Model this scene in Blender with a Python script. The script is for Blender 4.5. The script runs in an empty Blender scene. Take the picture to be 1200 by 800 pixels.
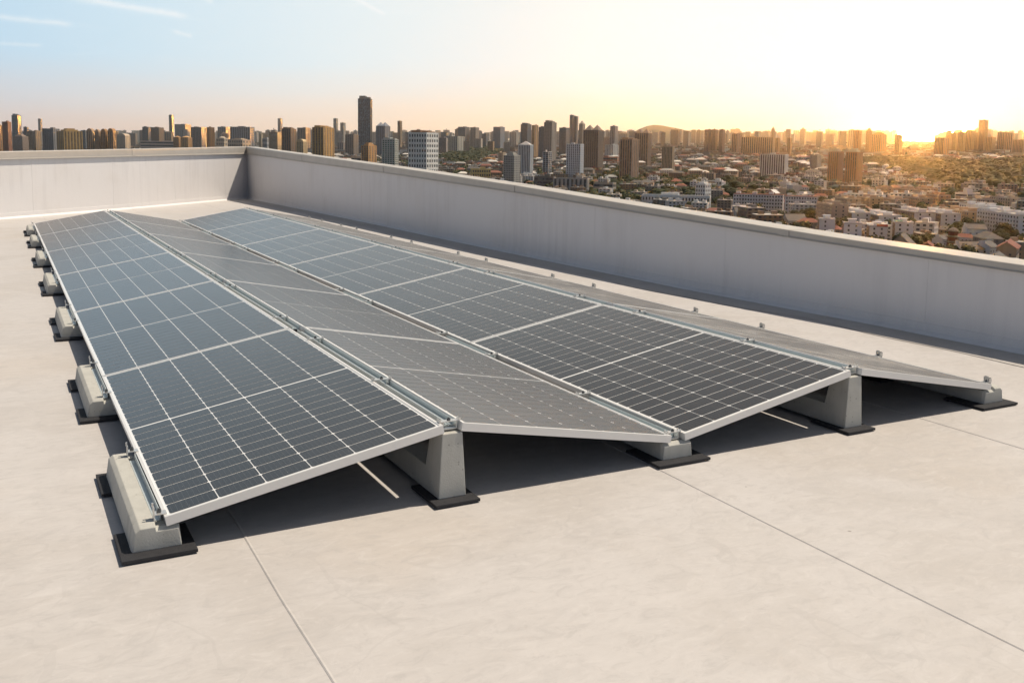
import bpy, bmesh, math, random
import numpy as np
from mathutils import Vector, Matrix

scene = bpy.context.scene
COL = scene.collection
R = math.radians
random.seed(7)

# ------------------------------------------------------------------ camera
F_PX, CX, CY = 1114.85, 600.0, 300.0          # lens and optical centre on a 1200x800 frame
YAW, PITCH, ROLL = 0.49469, 0.1110, 0.01473
CAM = Vector((-0.48715, -3.55777, 1.35700))
_f = Vector((math.sin(YAW)*math.cos(PITCH), math.cos(YAW)*math.cos(PITCH), -math.sin(PITCH)))
_r = Vector((math.cos(YAW), -math.sin(YAW), 0))
_u = _r.cross(_f)
RT = _r*math.cos(ROLL) + _u*math.sin(ROLL)
UP = -_r*math.sin(ROLL) + _u*math.cos(ROLL)
FW = _f
cam_data = bpy.data.cameras.new('camera')
cam = bpy.data.objects.new('camera', cam_data)
COL.objects.link(cam)
cam_data.sensor_width = 36
cam_data.lens = 36*F_PX/1200
cam_data.shift_y = -(400-CY)/1200
cam_data.clip_start = 0.05
cam_data.clip_end = 90000
m3 = Matrix((RT, UP, -FW)).transposed()
cam.matrix_world = Matrix.Translation(CAM) @ m3.to_4x4()
scene.camera = cam

def ray(px, py):
    v = RT*((px-CX)/F_PX) - UP*((py-CY)/F_PX) + FW
    return v.normalized()
def project(p):
    v = Vector(p)-CAM
    z = v.dot(FW)
    return CX+F_PX*v.dot(RT)/z, CY-F_PX*v.dot(UP)/z

# ------------------------------------------------------------------ light
SUN_DIR = Vector((0.465, -0.052, 0.885)).normalized()     # towards the sun
HAZE_DENSITY = 2.7e-5
GLOW_DIR = ray(1088, 160)                                # where the sky is brightest, low over the city
scene.view_settings.view_transform = 'Standard'
scene.view_settings.look = 'None'
scene.view_settings.exposure = 0.04
scene.view_settings.gamma = 1.0
scene.render.engine = 'CYCLES'
scene.cycles.use_denoising = True
scene.cycles.max_bounces = 6
scene.cycles.diffuse_bounces = 2
scene.cycles.glossy_bounces = 3
scene.cycles.volume_bounces = 3
scene.cycles.sample_clamp_indirect = 6

sd = bpy.data.lights.new('sun', 'SUN')
sd.energy = 4.5
sd.angle = R(0.5)
sd.color = (1.0, 0.87, 0.70)
sun = bpy.data.objects.new('sun', sd)
COL.objects.link(sun)
sun.rotation_euler = SUN_DIR.to_track_quat('Z', 'Y').to_euler()
sun.location = (20, -5, 40)

class NT:
    """small helper for node trees"""
    def __init__(s, tree):
        s.t = tree
    def n(s, typ, **kw):
        nd = s.t.nodes.new(typ)
        for k, v in kw.items():
            setattr(nd, k, v)
        return nd
    def link(s, a, b):
        s.t.links.new(a, b)
    def put(s, sock, v):
        if isinstance(v, (int, float)):
            sock.default_value = v
        elif isinstance(v, (tuple, list, Vector)):
            v = tuple(v)
            if len(sock.default_value) == 4 and len(v) == 3:
                v = v+(1,)
            sock.default_value = v
        else:
            s.link(v, sock)
    def math(s, op, a, b=0.0, c=0.0, clamp=False):
        nd = s.n('ShaderNodeMath', operation=op, use_clamp=clamp)
        s.put(nd.inputs[0], a); s.put(nd.inputs[1], b); s.put(nd.inputs[2], c)
        return nd.outputs[0]
    def vmath(s, op, a, b=(0, 0, 0), scale=None):
        nd = s.n('ShaderNodeVectorMath', operation=op)
        s.put(nd.inputs[0], a); s.put(nd.inputs[1], b)
        if scale is not None:
            s.put(nd.inputs['Scale'], scale)
        return nd.outputs['Value'] if op in ('DOT_PRODUCT', 'LENGTH') else nd.outputs[0]
    def mix(s, fac, a, b, mode='MIX'):
        nd = s.n('ShaderNodeMix', data_type='RGBA', blend_type=mode)
        s.put(nd.inputs[0], fac); s.put(nd.inputs[6], a); s.put(nd.inputs[7], b)
        return nd.outputs[2]
    def ramp(s, fac, stops, interp='LINEAR'):
        nd = s.n('ShaderNodeValToRGB')
        nd.color_ramp.interpolation = interp
        e = nd.color_ramp.elements
        while len(e) < len(stops):
            e.new(0.5)
        for i, (p, c) in enumerate(stops):
            e[i].position = p
            if isinstance(c, (int, float)):
                c = (c, c, c)
            e[i].color = (*c, 1)
        s.put(nd.inputs[0], fac)
        return nd.outputs[0]
    def smooth(s, v, a, b):
        nd = s.n('ShaderNodeMapRange', interpolation_type='SMOOTHSTEP')
        s.put(nd.inputs[0], v); nd.inputs[1].default_value = a; nd.inputs[2].default_value = b
        return nd.outputs[0]
    def noise(s, vec, scale, detail=4, rough=0.55, dist=0.0):
        nd = s.n('ShaderNodeTexNoise')
        s.put(nd.inputs['Vector'], vec)
        nd.inputs['Scale'].default_value = scale
        nd.inputs['Detail'].default_value = detail
        nd.inputs['Roughness'].default_value = rough
        nd.inputs['Distortion'].default_value = dist
        return nd.outputs[0]

# ---- the sky: a clear upper sky, a warm band above the city and a low glow
world = bpy.data.worlds.new("World")
scene.world = world
world.use_nodes = True
wt = world.node_tree
wt.nodes.clear()
W = NT(wt)
tc = W.n('ShaderNodeTexCoord')
D = W.vmath('NORMALIZE', tc.outputs['Generated'])
sep = W.n('ShaderNodeSeparateXYZ'); W.link(D, sep.inputs[0])
Z = sep.outputs[2]
dt = W.vmath('DOT_PRODUCT', D, tuple(GLOW_DIR))
ang = W.math('MULTIPLY', W.math('ARCCOSINE', W.math('MINIMUM', dt, 0.999999)), 180/math.pi)   # degrees from the glow
a180 = W.math('DIVIDE', ang, 180.0)
hor = W.ramp(a180, [(0, (1, .84, .55)), (6/180, (1, .80, .49)), (14/180, (1.12, .82, .48)), (24/180, (1.10, .80, .51)),
                    (36/180, (1.02, .75, .54)), (50/180, (.86, .64, .52)), (100/180, (.44, .36, .34)), (1, (.36, .33, .35))])
upc = W.ramp(a180, [(0, (1, .97, .90)), (14/180, (.99, .97, .92)), (24/180, (.90, .91, .88)), (34/180, (.78, .87, .90)),
                    (45/180, (.63, .79, .89)), (55/180, (.50, .70, .86)), (100/180, (.30, .40, .54)), (1, (.24, .33, .48))])
nz = W.noise(W.vmath('MULTIPLY', D, (3, 3, 14)), 1.6, 3)
zz = W.math('ADD', Z, W.math('MULTIPLY', W.math('SUBTRACT', nz, 0.5), 0.03))
low = W.mix(W.smooth(zz, -0.012, 0.095), hor, upc)
sky = W.n('ShaderNodeTexSky', sky_type='NISHITA')
sky.sun_disc = False
sky.sun_elevation = math.asin(SUN_DIR.z)
sky.sun_rotation = math.atan2(SUN_DIR.x, SUN_DIR.y)
sky.air_density = 1.2
sky.dust_density = 2.0
nish = W.mix(1.0, sky.outputs[0], (0.058, 0.055, 0.052), 'MULTIPLY')
bw = W.n('ShaderNodeRGBToBW'); W.link(nish, bw.inputs[0])
nish = W.mix(0.42, nish, bw.outputs[0])          # thin high cloud pales the upper sky
base = W.mix(W.smooth(Z, 0.14, 0.6), low, nish)
def lobe(width, col):
    q = W.math('DIVIDE', ang, width)
    e = W.math('EXPONENT', W.math('MULTIPLY', W.math('MULTIPLY', q, q), -1.0))
    nd = W.n('ShaderNodeVectorMath', operation='SCALE')
    nd.inputs[0].default_value = col
    W.link(e, nd.inputs['Scale'])
    return nd.outputs[0]
glow = W.vmath('ADD', W.vmath('ADD', lobe(0.8, (6800., 3050., 640.)), lobe(4.0, (.6, .36, .10))), lobe(15.0, (.16, .14, .11)))
base = W.vmath('ADD', base, glow)
# thin streaks of cirrus, each along its own short arc of the sky
wob = W.noise(D, 60.0, 4, 0.65)
def streak(p0, p1, half_deg, amount):
    a, b = ray(*p0), ray(*p1)
    n = a.cross(b).normalized()
    t = (b-a).normalized()
    l0, l1 = a.dot(t), b.dot(t)
    off = W.math('ADD', W.vmath('DOT_PRODUCT', D, tuple(n)), W.math('MULTIPLY', W.math('SUBTRACT', wob, .5), math.radians(half_deg)*1.6))
    q = W.math('DIVIDE', off, math.radians(half_deg))
    e = W.math('EXPONENT', W.math('MULTIPLY', W.math('MULTIPLY', q, q), -1.0))
    al = W.vmath('DOT_PRODUCT', D, tuple(t))
    L = l1-l0
    e = W.math('MULTIPLY', e, W.smooth(al, l0-.12*L, l0+.35*L))
    e = W.math('MULTIPLY', e, W.smooth(al, l1+.04*L, l1-.12*L))
    return W.math('MULTIPLY', e, W.math('MULTIPLY', W.math('ADD', wob, .25), amount))
cl = None
for s in (((80, -3), (222, 20), .17, .62), ((-20, 18), (86, 29), .14, .5), ((408, -6), (452, 18), .12, .55),
          ((-20, 50), (50, 54), .10, .28), ((200, 37), (226, 43), .12, .35), ((225, -10), (250, 4), .15, .3)):
    v = streak(*s)
    cl = v if cl is None else W.math('ADD', cl, v)
wisp = W.noise(W.vmath('MULTIPLY', D, (7, 7, 46)), 1.7, 5, 0.6, 0.6)
wf = W.math('MULTIPLY', W.smooth(wisp, .55, .8), W.math('MULTIPLY', W.smooth(Z, .05, .11), .22))
cl = W.math('MINIMUM', W.math('ADD', cl, wf), 0.85)
base = W.mix(cl, base, (.98, .98, .97))
bg = W.n('ShaderNodeBackground')
W.link(base, bg.inputs[0])
bg.inputs[1].default_value = 1.0
wo = W.n('ShaderNodeOutputWorld')
W.link(bg.outputs[0], wo.inputs[0])

# ------------------------------------------------------------------ helpers
def tag(o, label=None, cat=None, group=None, kind=None):
    if label: o['label'] = label
    if cat: o['category'] = cat
    if group: o['group'] = group
    if kind: o['kind'] = kind
    return o
def empty(name, loc=(0, 0, 0), rot=(0, 0, 0), label=None, cat=None, group=None):
    o = bpy.data.objects.new(name, None)
    COL.objects.link(o)
    o.location = loc
    o.rotation_euler = rot
    o.empty_display_size = 0.1
    return tag(o, label, cat, group)

class MB:
    def __init__(s):
        s.v = []; s.f = []; s.m = []
    def add(s, vs, fs, mi=0):
        b = len(s.v)
        s.v.extend(tuple(p) for p in vs)
        for f in fs:
            s.f.append(tuple(i+b for i in f)); s.m.append(mi)
        return s
    def box(s, x0, x1, y0, y1, z0, z1, mi=0):
        return s.add([(x0, y0, z0), (x1, y0, z0), (x1, y1, z0), (x0, y1, z0), (x0, y0, z1), (x1, y0, z1), (x1, y1, z1), (x0, y1, z1)],
                     [(0, 3, 2, 1), (4, 5, 6, 7), (0, 1, 5, 4), (1, 2, 6, 5), (2, 3, 7, 6), (3, 0, 4, 7)], mi)
    def prism(s, prof, y0, y1, mi=0, inset0=0.0, inset1=0.0):
        """profile in x,z swept along y"""
        n = len(prof)
        vs = [(x, y0, z) for x, z in prof]+[(x, y1, z) for x, z in prof]
        fs = [tuple(range(n))[::-1] if False else tuple(range(n)), tuple(range(2*n-1, n-1, -1))]
        for i in range(n):
            j = (i+1) % n
            fs.append((j, i, n+i, n+j))
        return s.add(vs, fs, mi)
    def loft(s, rings, mi=0, caps=True):
        n = len(rings[0])
        vs = [p for r in rings for p in r]
        fs = []
        for k in range(len(rings)-1):
            for i in range(n):
                j = (i+1) % n
                fs.append((k*n+i, k*n+j, (k+1)*n+j, (k+1)*n+i))
        if caps:
            fs.append(tuple(range(n))[::-1]); fs.append(tuple((len(rings)-1)*n+i for i in range(n)))
        return s.add(vs, fs, mi)
    def cyl(s, x, y, z0, z1, r0, r1, n=8, mi=0):
        ring = lambda z, r: [(x+r*math.cos(2*math.pi*i/n), y+r*math.sin(2*math.pi*i/n), z) for i in range(n)]
        return s.loft([ring(z0, r0), ring(z1, r1)], mi)
    def mesh(s, name, mats):
        me = bpy.data.meshes.new(name)
        me.from_pydata(s.v, [], s.f)
        for m in (mats if isinstance(mats, (list, tuple)) else [mats]):
            me.materials.append(m)
        if any(s.m):
            me.polygons.foreach_set('material_index', s.m)
        return me
    def build(s, name, mats, parent=None, fix=False, bevel=0.0, smooth=False):
        me = s.mesh(name, mats)
        if fix or bevel:
            bm = bmesh.new(); bm.from_mesh(me)
            bmesh.ops.recalc_face_normals(bm, faces=bm.faces)
            if bevel:
                eds = [e for e in bm.edges if len(e.link_faces) == 2 and e.calc_face_angle(0) > 0.5]
                bmesh.ops.bevel(bm, geom=eds, offset=bevel, segments=2, affect='EDGES', profile=0.6)
            bm.to_mesh(me); bm.free()
        if smooth:
            me.polygons.foreach_set('use_smooth', [True]*len(me.polygons))
        return put(name, me, parent)
def put(name, me, parent=None, loc=None):
    o = bpy.data.objects.new(name, me)
    COL.objects.link(o)
    if parent: o.parent = parent
    if loc: o.location = loc
    return o
def copy_tree(o, parent=None):
    c = o.copy(); COL.objects.link(c); c.parent = parent
    for ch in o.children:
        copy_tree(ch, c)
    return c

# ------------------------------------------------------------------ materials
def mat(name, col, rough=0.6, metal=0.0, spec=0.5, noise=None, bump=None):
    """noise=(scale, amount, tint colour), bump=(scale, strength)"""
    m = bpy.data.materials.new(name); m.use_nodes = True
    N = NT(m.node_tree)
    p = m.node_tree.nodes['Principled BSDF']
    p.inputs['Base Color'].default_value = (*col, 1)
    p.inputs['Roughness'].default_value = rough
    p.inputs['Metallic'].default_value = metal
    p.inputs['Specular IOR Level'].default_value = spec
    t = None
    if noise or bump:
        oi = N.n('ShaderNodeObjectInfo')
        t = N.vmath('ADD', N.n('ShaderNodeTexCoord').outputs['Object'], N.math('MULTIPLY', oi.outputs['Random'], 37.0))
    if noise:
        nf = N.noise(t, noise[0], 5, .6)
        N.link(N.mix(N.math('MULTIPLY', N.smooth(nf, .35, .7), noise[1]), (*col, 1), (*noise[2], 1)), p.inputs['Base Color'])
    if bump:
        b = N.n('ShaderNodeBump'); b.inputs['Strength'].default_value = bump[1]; b.inputs['Distance'].default_value = 0.01
        N.link(N.noise(t, bump[0], 4, .6), b.inputs['Height']); N.link(b.outputs[0], p.inputs['Normal'])
    return m

M = {}
M['frame'] = mat('anodised_frame', (.76, .76, .75), .38, .2, .5, (14, .18, (.68, .68, .67)))
M['galv'] = mat('galvanised_steel', (.54, .60, .62), .40, .35, .5, (40, .3, (.44, .49, .51)))
M['steel'] = mat('stainless_steel', (.62, .62, .61), .3, .6)
M['dark_metal'] = mat('dark_fixing', (.10, .11, .12), .5, .6)  # plain dark metal of the clamp bolts
M['back'] = mat('white_backsheet', (.78, .79, .80), .22, 0, .5)
M['under'] = mat('bounce_damping_black', (.10, .09, .08), .6)  # dark surface added to weaken light bounced under the panels
M['concrete'] = mat('cast_concrete', (.47, .47, .44), .85, 0, .3, (9, .5, (.37, .37, .35)), (140, .18))
M['rubber'] = mat('black_rubber', (.028, .029, .034), .75, 0, .3, (30, .4, (.045, .045, .05)), (260, .4))

# casting pores in the concrete
_t = M['concrete'].node_tree; _N = NT(_t); _p = _t.nodes['Principled BSDF']
_src = _p.inputs['Base Color'].links[0].from_socket
_oi = _N.n('ShaderNodeObjectInfo')
_pos = _N.vmath('ADD', _N.n('ShaderNodeTexCoord').outputs['Object'], _N.math('MULTIPLY', _oi.outputs['Random'], 11.0))
_vo = _N.n('ShaderNodeTexVoronoi'); _N.link(_pos, _vo.inputs['Vector']); _vo.inputs['Scale'].default_value = 42
_vs = _N.n('ShaderNodeSeparateColor'); _N.link(_vo.outputs['Color'], _vs.inputs[0])
_pit = _N.math('MULTIPLY', _N.math('LESS_THAN', _vo.outputs['Distance'], .17), _N.math('GREATER_THAN', _vs.outputs[0], .66))
_run = _N.noise(_N.vmath('MULTIPLY', _pos, (16, 16, 2)), 1.0, 4, .6)
_c = _N.mix(_N.math('MULTIPLY', _N.smooth(_run, .5, .75), .35), _src, (.30, .29, .26, 1))
_N.link(_N.mix(_N.math('MULTIPLY', _pit, .55), _c, (.17, .165, .15, 1)), _p.inputs['Base Color'])

def cell_mat(dust_glare_amount=.03):
    m = bpy.data.materials.new('silicon_cell'); m.use_nodes = True
    N = NT(m.node_tree)
    p = m.node_tree.nodes['Principled BSDF']
    t = N.n('ShaderNodeTexCoord').outputs['UV']
    sp = N.n('ShaderNodeSeparateXYZ'); N.link(t, sp.inputs[0])
    fr = N.math('FRACT', N.math('ADD', N.math('MULTIPLY', sp.outputs[0], 9.0), .0))
    line = N.math('LESS_THAN', N.math('ABSOLUTE', N.math('SUBTRACT', fr, .5)), .035)
    oi = N.n('ShaderNodeObjectInfo')
    geo = N.n('ShaderNodeNewGeometry')
    rnd = N.noise(geo.outputs['Position'], 1.3, 2)
    c = N.mix(rnd, (.011, .010, .010), (.021, .020, .020))
    c = N.mix(N.math('MULTIPLY', oi.outputs['Random'], .35), c, (.026, .025, .027))
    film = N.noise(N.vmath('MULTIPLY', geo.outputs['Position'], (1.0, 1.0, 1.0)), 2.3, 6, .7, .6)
    c = N.mix(N.math('MULTIPLY', N.math('MULTIPLY_ADD', N.smooth(film, .38, .72), .55, .45), dust_glare_amount), c, (.44, .42, .39))  # faint dust on most rows; on the rightmost, its painted grazing reflection
    c = N.mix(N.math('MULTIPLY', line, .13), c, (.30, .31, .33))
    N.link(c, p.inputs['Base Color'])
    p.inputs['Roughness'].default_value = .14
    p.inputs['Specular IOR Level'].default_value = .50
    dust = N.noise(geo.outputs['Position'], 5.0, 5, .65)
    N.link(N.math('ADD', N.math('MULTIPLY', dust, .03), .20), p.inputs['Roughness'])
    return m
M['cell'] = cell_mat()
_p = M['cell'].node_tree.nodes['Principled BSDF']
_p.inputs['Sheen Weight'].default_value = .09      # fine dust on the glass
_p.inputs['Sheen Roughness'].default_value = .35

M['painted_glare_cell'] = cell_mat(.92)  # paler copy with a grazing reflection put into the colour
def membrane(name, col, dirt, bl=1.0):
    m = bpy.data.materials.new(name); m.use_nodes = True
    N = NT(m.node_tree)
    p = m.node_tree.nodes['Principled BSDF']
    t = N.n('ShaderNodeNewGeometry').outputs['Position']
    n1 = N.noise(t, .9, 6, .62, .5)
    n2 = N.noise(N.vmath('MULTIPLY', t, (1.0, 2.2, 1.0)), 4.6, 7, .68, .8)
    n3 = N.noise(t, 26.0, 4, .7)
    n4 = N.noise(N.vmath('ADD', t, (9.1, 4.2, 0)), .42, 4, .6)
    c = N.mix(N.math('MULTIPLY', N.smooth(n1, .40, .68), .60*bl), (*col, 1), (*dirt, 1))
    c = N.mix(N.math('MULTIPLY', N.smooth(n2, .48, .70), .36*bl), c, tuple(x*.80 for x in col)+(1,))
    c = N.mix(N.math('MULTIPLY', N.smooth(n2, .50, .32), .30*bl), c, tuple(min(1, x*1.10) for x in col)+(1,))
    c = N.mix(N.math('MULTIPLY', N.smooth(n4, .52, .72), .32*bl), c, (col[0]*.97, col[1]*.88, col[2]*.76, 1))
    c = N.mix(N.math('MULTIPLY', N.smooth(n3, .56, .74), .30*bl), c, tuple(x*.74 for x in col)+(1,))
    n5 = N.noise(N.vmath('MULTIPLY', t, (1.0, 1.7, 1.0)), 8.5, 8, .74, 1.3)
    c = N.mix(N.math('MULTIPLY', N.smooth(n5, .50, .66), .50*bl), c, tuple(x*.80 for x in col)+(1,))
    c = N.mix(N.math('MULTIPLY', N.smooth(n5, .48, .34), .38*bl), c, tuple(min(1, x*1.13) for x in col)+(1,))
    # tide marks where puddles dried
    tide = N.math('LESS_THAN', N.math('ABSOLUTE', N.math('SUBTRACT', N.noise(t, .75, 4, .5, .3), .56)), .0035)
    c = N.mix(N.math('MULTIPLY', tide, .16*bl), c, tuple(x*.70 for x in col)+(1,))
    # a few small dark specks
    vo = N.n('ShaderNodeTexVoronoi'); N.link(t, vo.inputs['Vector']); vo.inputs['Scale'].default_value = 3.2
    spk = N.math('LESS_THAN', vo.outputs['Distance'], .03)
    vc = N.n('ShaderNodeSeparateColor'); N.link(vo.outputs['Color'], vc.inputs[0])
    spk = N.math('MULTIPLY', spk, N.math('GREATER_THAN', vc.outputs[0], .72))
    c = N.mix(N.math('MULTIPLY', spk, .55), c, (.16, .14, .12, 1))
    N.link(c, p.inputs['Base Color'])
    p.inputs['Roughness'].default_value = .62
    p.inputs['Specular IOR Level'].default_value = .35
    b = N.n('ShaderNodeBump'); b.inputs['Strength'].default_value = .35; b.inputs['Distance'].default_value = .012
    N.link(N.math('ADD', N.math('MULTIPLY', n2, .7), N.math('MULTIPLY', n3, .12)), b.inputs['Height'])
    N.link(b.outputs[0], p.inputs['Normal'])
    return m
M['floor'] = membrane('roof_membrane', (.505, .488, .482), (.43, .405, .385))
M['gutter'] = membrane('weathered_membrane', (.48, .46, .44), (.38, .36, .34), 1.2)
def wall_mat():
    m = bpy.data.materials.new('parapet_membrane'); m.use_nodes = True
    N = NT(m.node_tree)
    p = m.node_tree.nodes['Principled BSDF']
    t = N.n('ShaderNodeNewGeometry').outputs['Position']
    st = N.noise(N.vmath('MULTIPLY', t, (5.0, 5.0, .35)), 1.6, 5, .65)
    n1 = N.noise(t, 1.1, 5, .6)
    c = N.mix(N.math('MULTIPLY', N.smooth(st, .42, .70), N.math('MULTIPLY', N.smooth(N.noise(t, .55, 3), .42, .66), .6)), (.71, .695, .70, 1), (.60, .585, .595, 1))
    c = N.mix(N.math('MULTIPLY', N.smooth(n1, .45, .75), .25), c, (.62, .575, .54, 1))
    N.link(c, p.inputs['Base Color'])
    p.inputs['Roughness'].default_value = .55
    b = N.n('ShaderNodeBump'); b.inputs['Strength'].default_value = .3; b.inputs['Distance'].default_value = .02
    N.link(N.noise(t, 2.2, 3), b.inputs['Height']); N.link(b.outputs[0], p.inputs['Normal'])
    return m
M['wall'] = wall_mat()
M['coping'] = mat('coping_metal', (.49, .46, .42), .45, .15, .5, (3, .5, (.42, .39, .35)))
M['joint'] = mat('joint_sealant', (.20, .20, .20), .7)

# ------------------------------------------------------------------ the roof
FZ = -0.135
# inner foot and top of the two parapets (plan x, y, top height)
RIGHT = [(5.77, 24.07, 1.337), (5.93, 18.0, 1.15), (6.00, 13.67, 1.025), (6.00, 11.57, .962), (6.03, 8.52, .862), (6.09, 5.87, .748),
         (6.12, 4.66, .70), (6.21, 3.49, .643), (6.26, 2.80, .612), (6.31, 2.20, .588), (6.35, 1.20, .556), (6.42, -1.0, .50), (6.55, -6.0, .42)]
LEFT = [(5.77, 24.07, 1.337), (2.12, 20.06, 1.242), (-.5, 17.5, 1.174), (-1.83, 16.19, 1.132), (-6.0, 12.1, 1.0), (-14.0, 4.2, .75)]
deck = MB()
poly = [(x, y) for x, y, z in LEFT[::-1]]+[(x, y) for x, y, z in RIGHT[1:]]+[(6.6, -9), (-14, -9)]
poly = [(x+(.5 if x > 5 else -.2 if x < -10 else 0), y+(.0 if y < 0 else .45)) for x, y in poly]
n = len(poly)
deck.add([(x, y, FZ-.012) for x, y in poly]+[(x, y, FZ-.9) for x, y in poly],
         [tuple(range(n))[::-1], tuple(range(n, 2*n))]+[(i, (i+1) % n, n+(i+1) % n, n+i) for i in range(n)])
roof_deck = tag(deck.build('roof_deck', M['gutter'], fix=True), 'pale flat roof deck laid with seamed membrane sheets', None, None, 'structure')
# membrane sheets: each overlaps the next by a small step
def line_y_left(x):
    for (xa, ya, _), (xb, yb, _) in zip(LEFT[1:], LEFT):
        if xa <= x <= xb:
            return ya+(yb-ya)*(x-xa)/(xb-xa)
    return LEFT[-1][1] if x < LEFT[-1][0] else LEFT[0][1]
def right_x(y):
    for (xa, ya, _), (xb, yb, _) in zip(RIGHT, RIGHT[1:]):
        if yb <= y <= ya:
            return xa+(xb-xa)*(ya-y)/(ya-yb)
    return RIGHT[-1][0]
SEAMS = [.285, 2.205, 4.10]
edges = [.285-1.92*k for k in range(7, 0, -1)]+SEAMS
for i, x0 in enumerate(edges):
    last = i == len(edges)-1
    x1 = edges[i+1] if not last else None
    mb = MB()
    ny = 36
    ys0 = -8.8
    rows = []
    for k in range(ny+1):
        t = k/ny
        if not last:
            ya, yb = line_y_left(x0)-.05, line_y_left(x1)-.05
            y = ys0+(t*(min(ya, yb)-ys0))
            wob = .004*math.sin(y*2.1+i)+.003*math.sin(y*5.3+i*2)
            rows.append(((x0+wob, y, FZ+.0008), (x1+.05, y, FZ-.0004)))
        else:
            y = ys0+t*(23.9-ys0)
            wob = .004*math.sin(y*2.1+i)+.003*math.sin(y*5.3+i*2)
            rows.append(((x0+wob, y, FZ+.0008), (right_x(y)-.01, y, FZ+.0005)))
    if not last:
        rows.append(((x0, ya, FZ+.0008), (x1+.05, yb, FZ-.0004)))
    vs = [p for r_ in rows for p in r_]
    # a thin skirt gives the lap its edge
    nb = len(vs)
    vs += [(r_[0][0], r_[0][1], FZ-.012) for r_ in rows]
    fs = [(2*k, 2*k+1, 2*k+3, 2*k+2) for k in range(len(rows)-1)]+[(nb+k, 2*k, 2*k+2, nb+k+1) for k in range(len(rows)-1)]
    mb.add(vs, fs)
    mb.build('membrane_sheet', M['floor'], roof_deck)
    # welded seam: a slim proud bead along the lap
    bead = MB()
    rr = []
    for r_ in rows:
        x, y, z = r_[0]
        rr.append([(x-.002, y, FZ-.001), (x-.0012, y, FZ+.0006), (x+.003, y, FZ+.0030), (x+.010, y, FZ+.0014)])
    bead.loft(rr, caps=False)
    bead.build('lap_seam', M['floor'], roof_deck, fix=True)

def parapet(path, side, label, drop, depth):
    """path of inner foot points, side +1 = wall body lies to the left-hand of travel"""
    root = empty('parapet_wall', (path[0][0], path[0][1], FZ), label=label, cat='parapet')
    inv = Vector(root.location)
    P = [Vector((x, y, 0)) for x, y, z in path]
    nrm = []
    for i in range(len(P)):
        a, b = P[max(0, i-1)], P[min(len(P)-1, i+1)]
        d = (b-a).normalized()
        nrm.append(Vector((-d.y, d.x, 0))*side)
    tops = [z for x, y, z in path]
    def pt(i, off, z):
        p = P[i]+nrm[i]*off
        return (p.x-inv.x, p.y-inv.y, z-inv.z)
    # wall body
    rings = [[pt(i, 0, FZ-.4), pt(i, .0, tops[i]-drop[i]*.5), pt(i, .26, tops[i]-drop[i]*.5), pt(i, .26, FZ-.9)] for i in range(len(P))]
    MB().loft(rings).build('wall_body', M['wall'], root, fix=True)
    # membrane upstand turned up the foot of the wall
    rings = [[pt(i, -.055, FZ-.004), pt(i, -.040, FZ+.014), pt(i, -.013, FZ+.035), pt(i, -.010, FZ+.085+.02*tops[i]), pt(i, .01, FZ+.088+.02*tops[i]), pt(i, .01, FZ-.004)] for i in range(len(P))]
    MB().loft(rings).build('upstand', M['wall'], root, fix=True)
    # coping pieces
    cum = [0]
    for a, b in zip(P, P[1:]):
        cum.append(cum[-1]+(b-a).length)
    def at(s):
        s = max(0, min(cum[-1], s))
        for i in range(len(P)-1):
            if s <= cum[i+1]+1e-9:
                t = (s-cum[i])/(cum[i+1]-cum[i])
                return i, t
        return len(P)-2, 1
    def ptl(s, off, zf):
        i, t = at(s)
        p = P[i].lerp(P[i+1], t); nn = nrm[i].lerp(nrm[i+1], t).normalized(); p = p+nn*off
        tz = tops[i]*(1-t)+tops[i+1]*t; dz = drop[i]*(1-t)+drop[i+1]*t
        return (p.x-inv.x, p.y-inv.y, tz-dz*zf-inv.z)
    step = 5.2
    s = 0.0
    k = 0
    while s < cum[-1]-.2:
        e = min(s+step, cum[-1])
        ss = [s+.004]+[c for c in cum if s+.05 < c < e-.05]+[e-.004]
        rings = [[ptl(q, -.035, .98), ptl(q, -.038, .06), ptl(q, -.03, 0), ptl(q, .295, 0), ptl(q, .305, .06), ptl(q, .305, 1.0), ptl(q, .27, 1.0), ptl(q, .27, .3), ptl(q, -.012, .3), ptl(q, -.012, 1.0)] for q in ss]
        o = MB().loft(rings).build('coping', M['coping'], root, fix=True)
        # drip lip
        rings = [[ptl(q, -.050, 1.04), ptl(q, -.050, .93), ptl(q, -.034, .90), ptl(q, -.020, .93), ptl(q, -.020, 1.04)] for q in ss]
        MB().loft(rings).build('drip_edge', M['coping'], root, fix=True)
        if e < cum[-1]:
            rings = [[ptl(q, -.043, .9), ptl(q, -.043, .03), ptl(q, -.03, -.03), ptl(q, .29, -.03), ptl(q, .29, .2), ptl(q, -.03, .2), ptl(q, -.03, .9)] for q in (e-.06, e+.06)]
            MB().loft(rings).build('cover_strip', M['coping'], root, fix=True)
        s = e
        k += 1
    # vertical laps of the wall membrane
    s = 1.1
    while s < cum[-1]-.5:
        i, t = at(s)
        rings = [[ptl(q, -.0018, .98), ptl(q, .01, .98)] for q in (s, s+.09)]
        a0, a1 = ptl(s, -.0018, .98), ptl(s+.09, -.0018, .98)
        b0, b1 = ptl(s, -.0018, .98), ptl(s+.09, -.0018, .98)
        z0 = FZ+.10-inv.z
        c0, c1 = ptl(s, .01, .98), ptl(s+.09, .01, .98)
        MB().loft([[a0, a1, c1, c0], [(a0[0], a0[1], z0), (a1[0], a1[1], z0), (c1[0], c1[1], z0), (c0[0], c0[1], z0)]]).build('membrane_lap', M['wall'], root, fix=True)
        s += 2.35
    return root
cl_r = [.20, .165, .135, .125, .105, .088, .080, .072, .068, .064, .062, .06, .06]
cl_l = [.20, .165, .145, .14, .13, .12]
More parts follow.
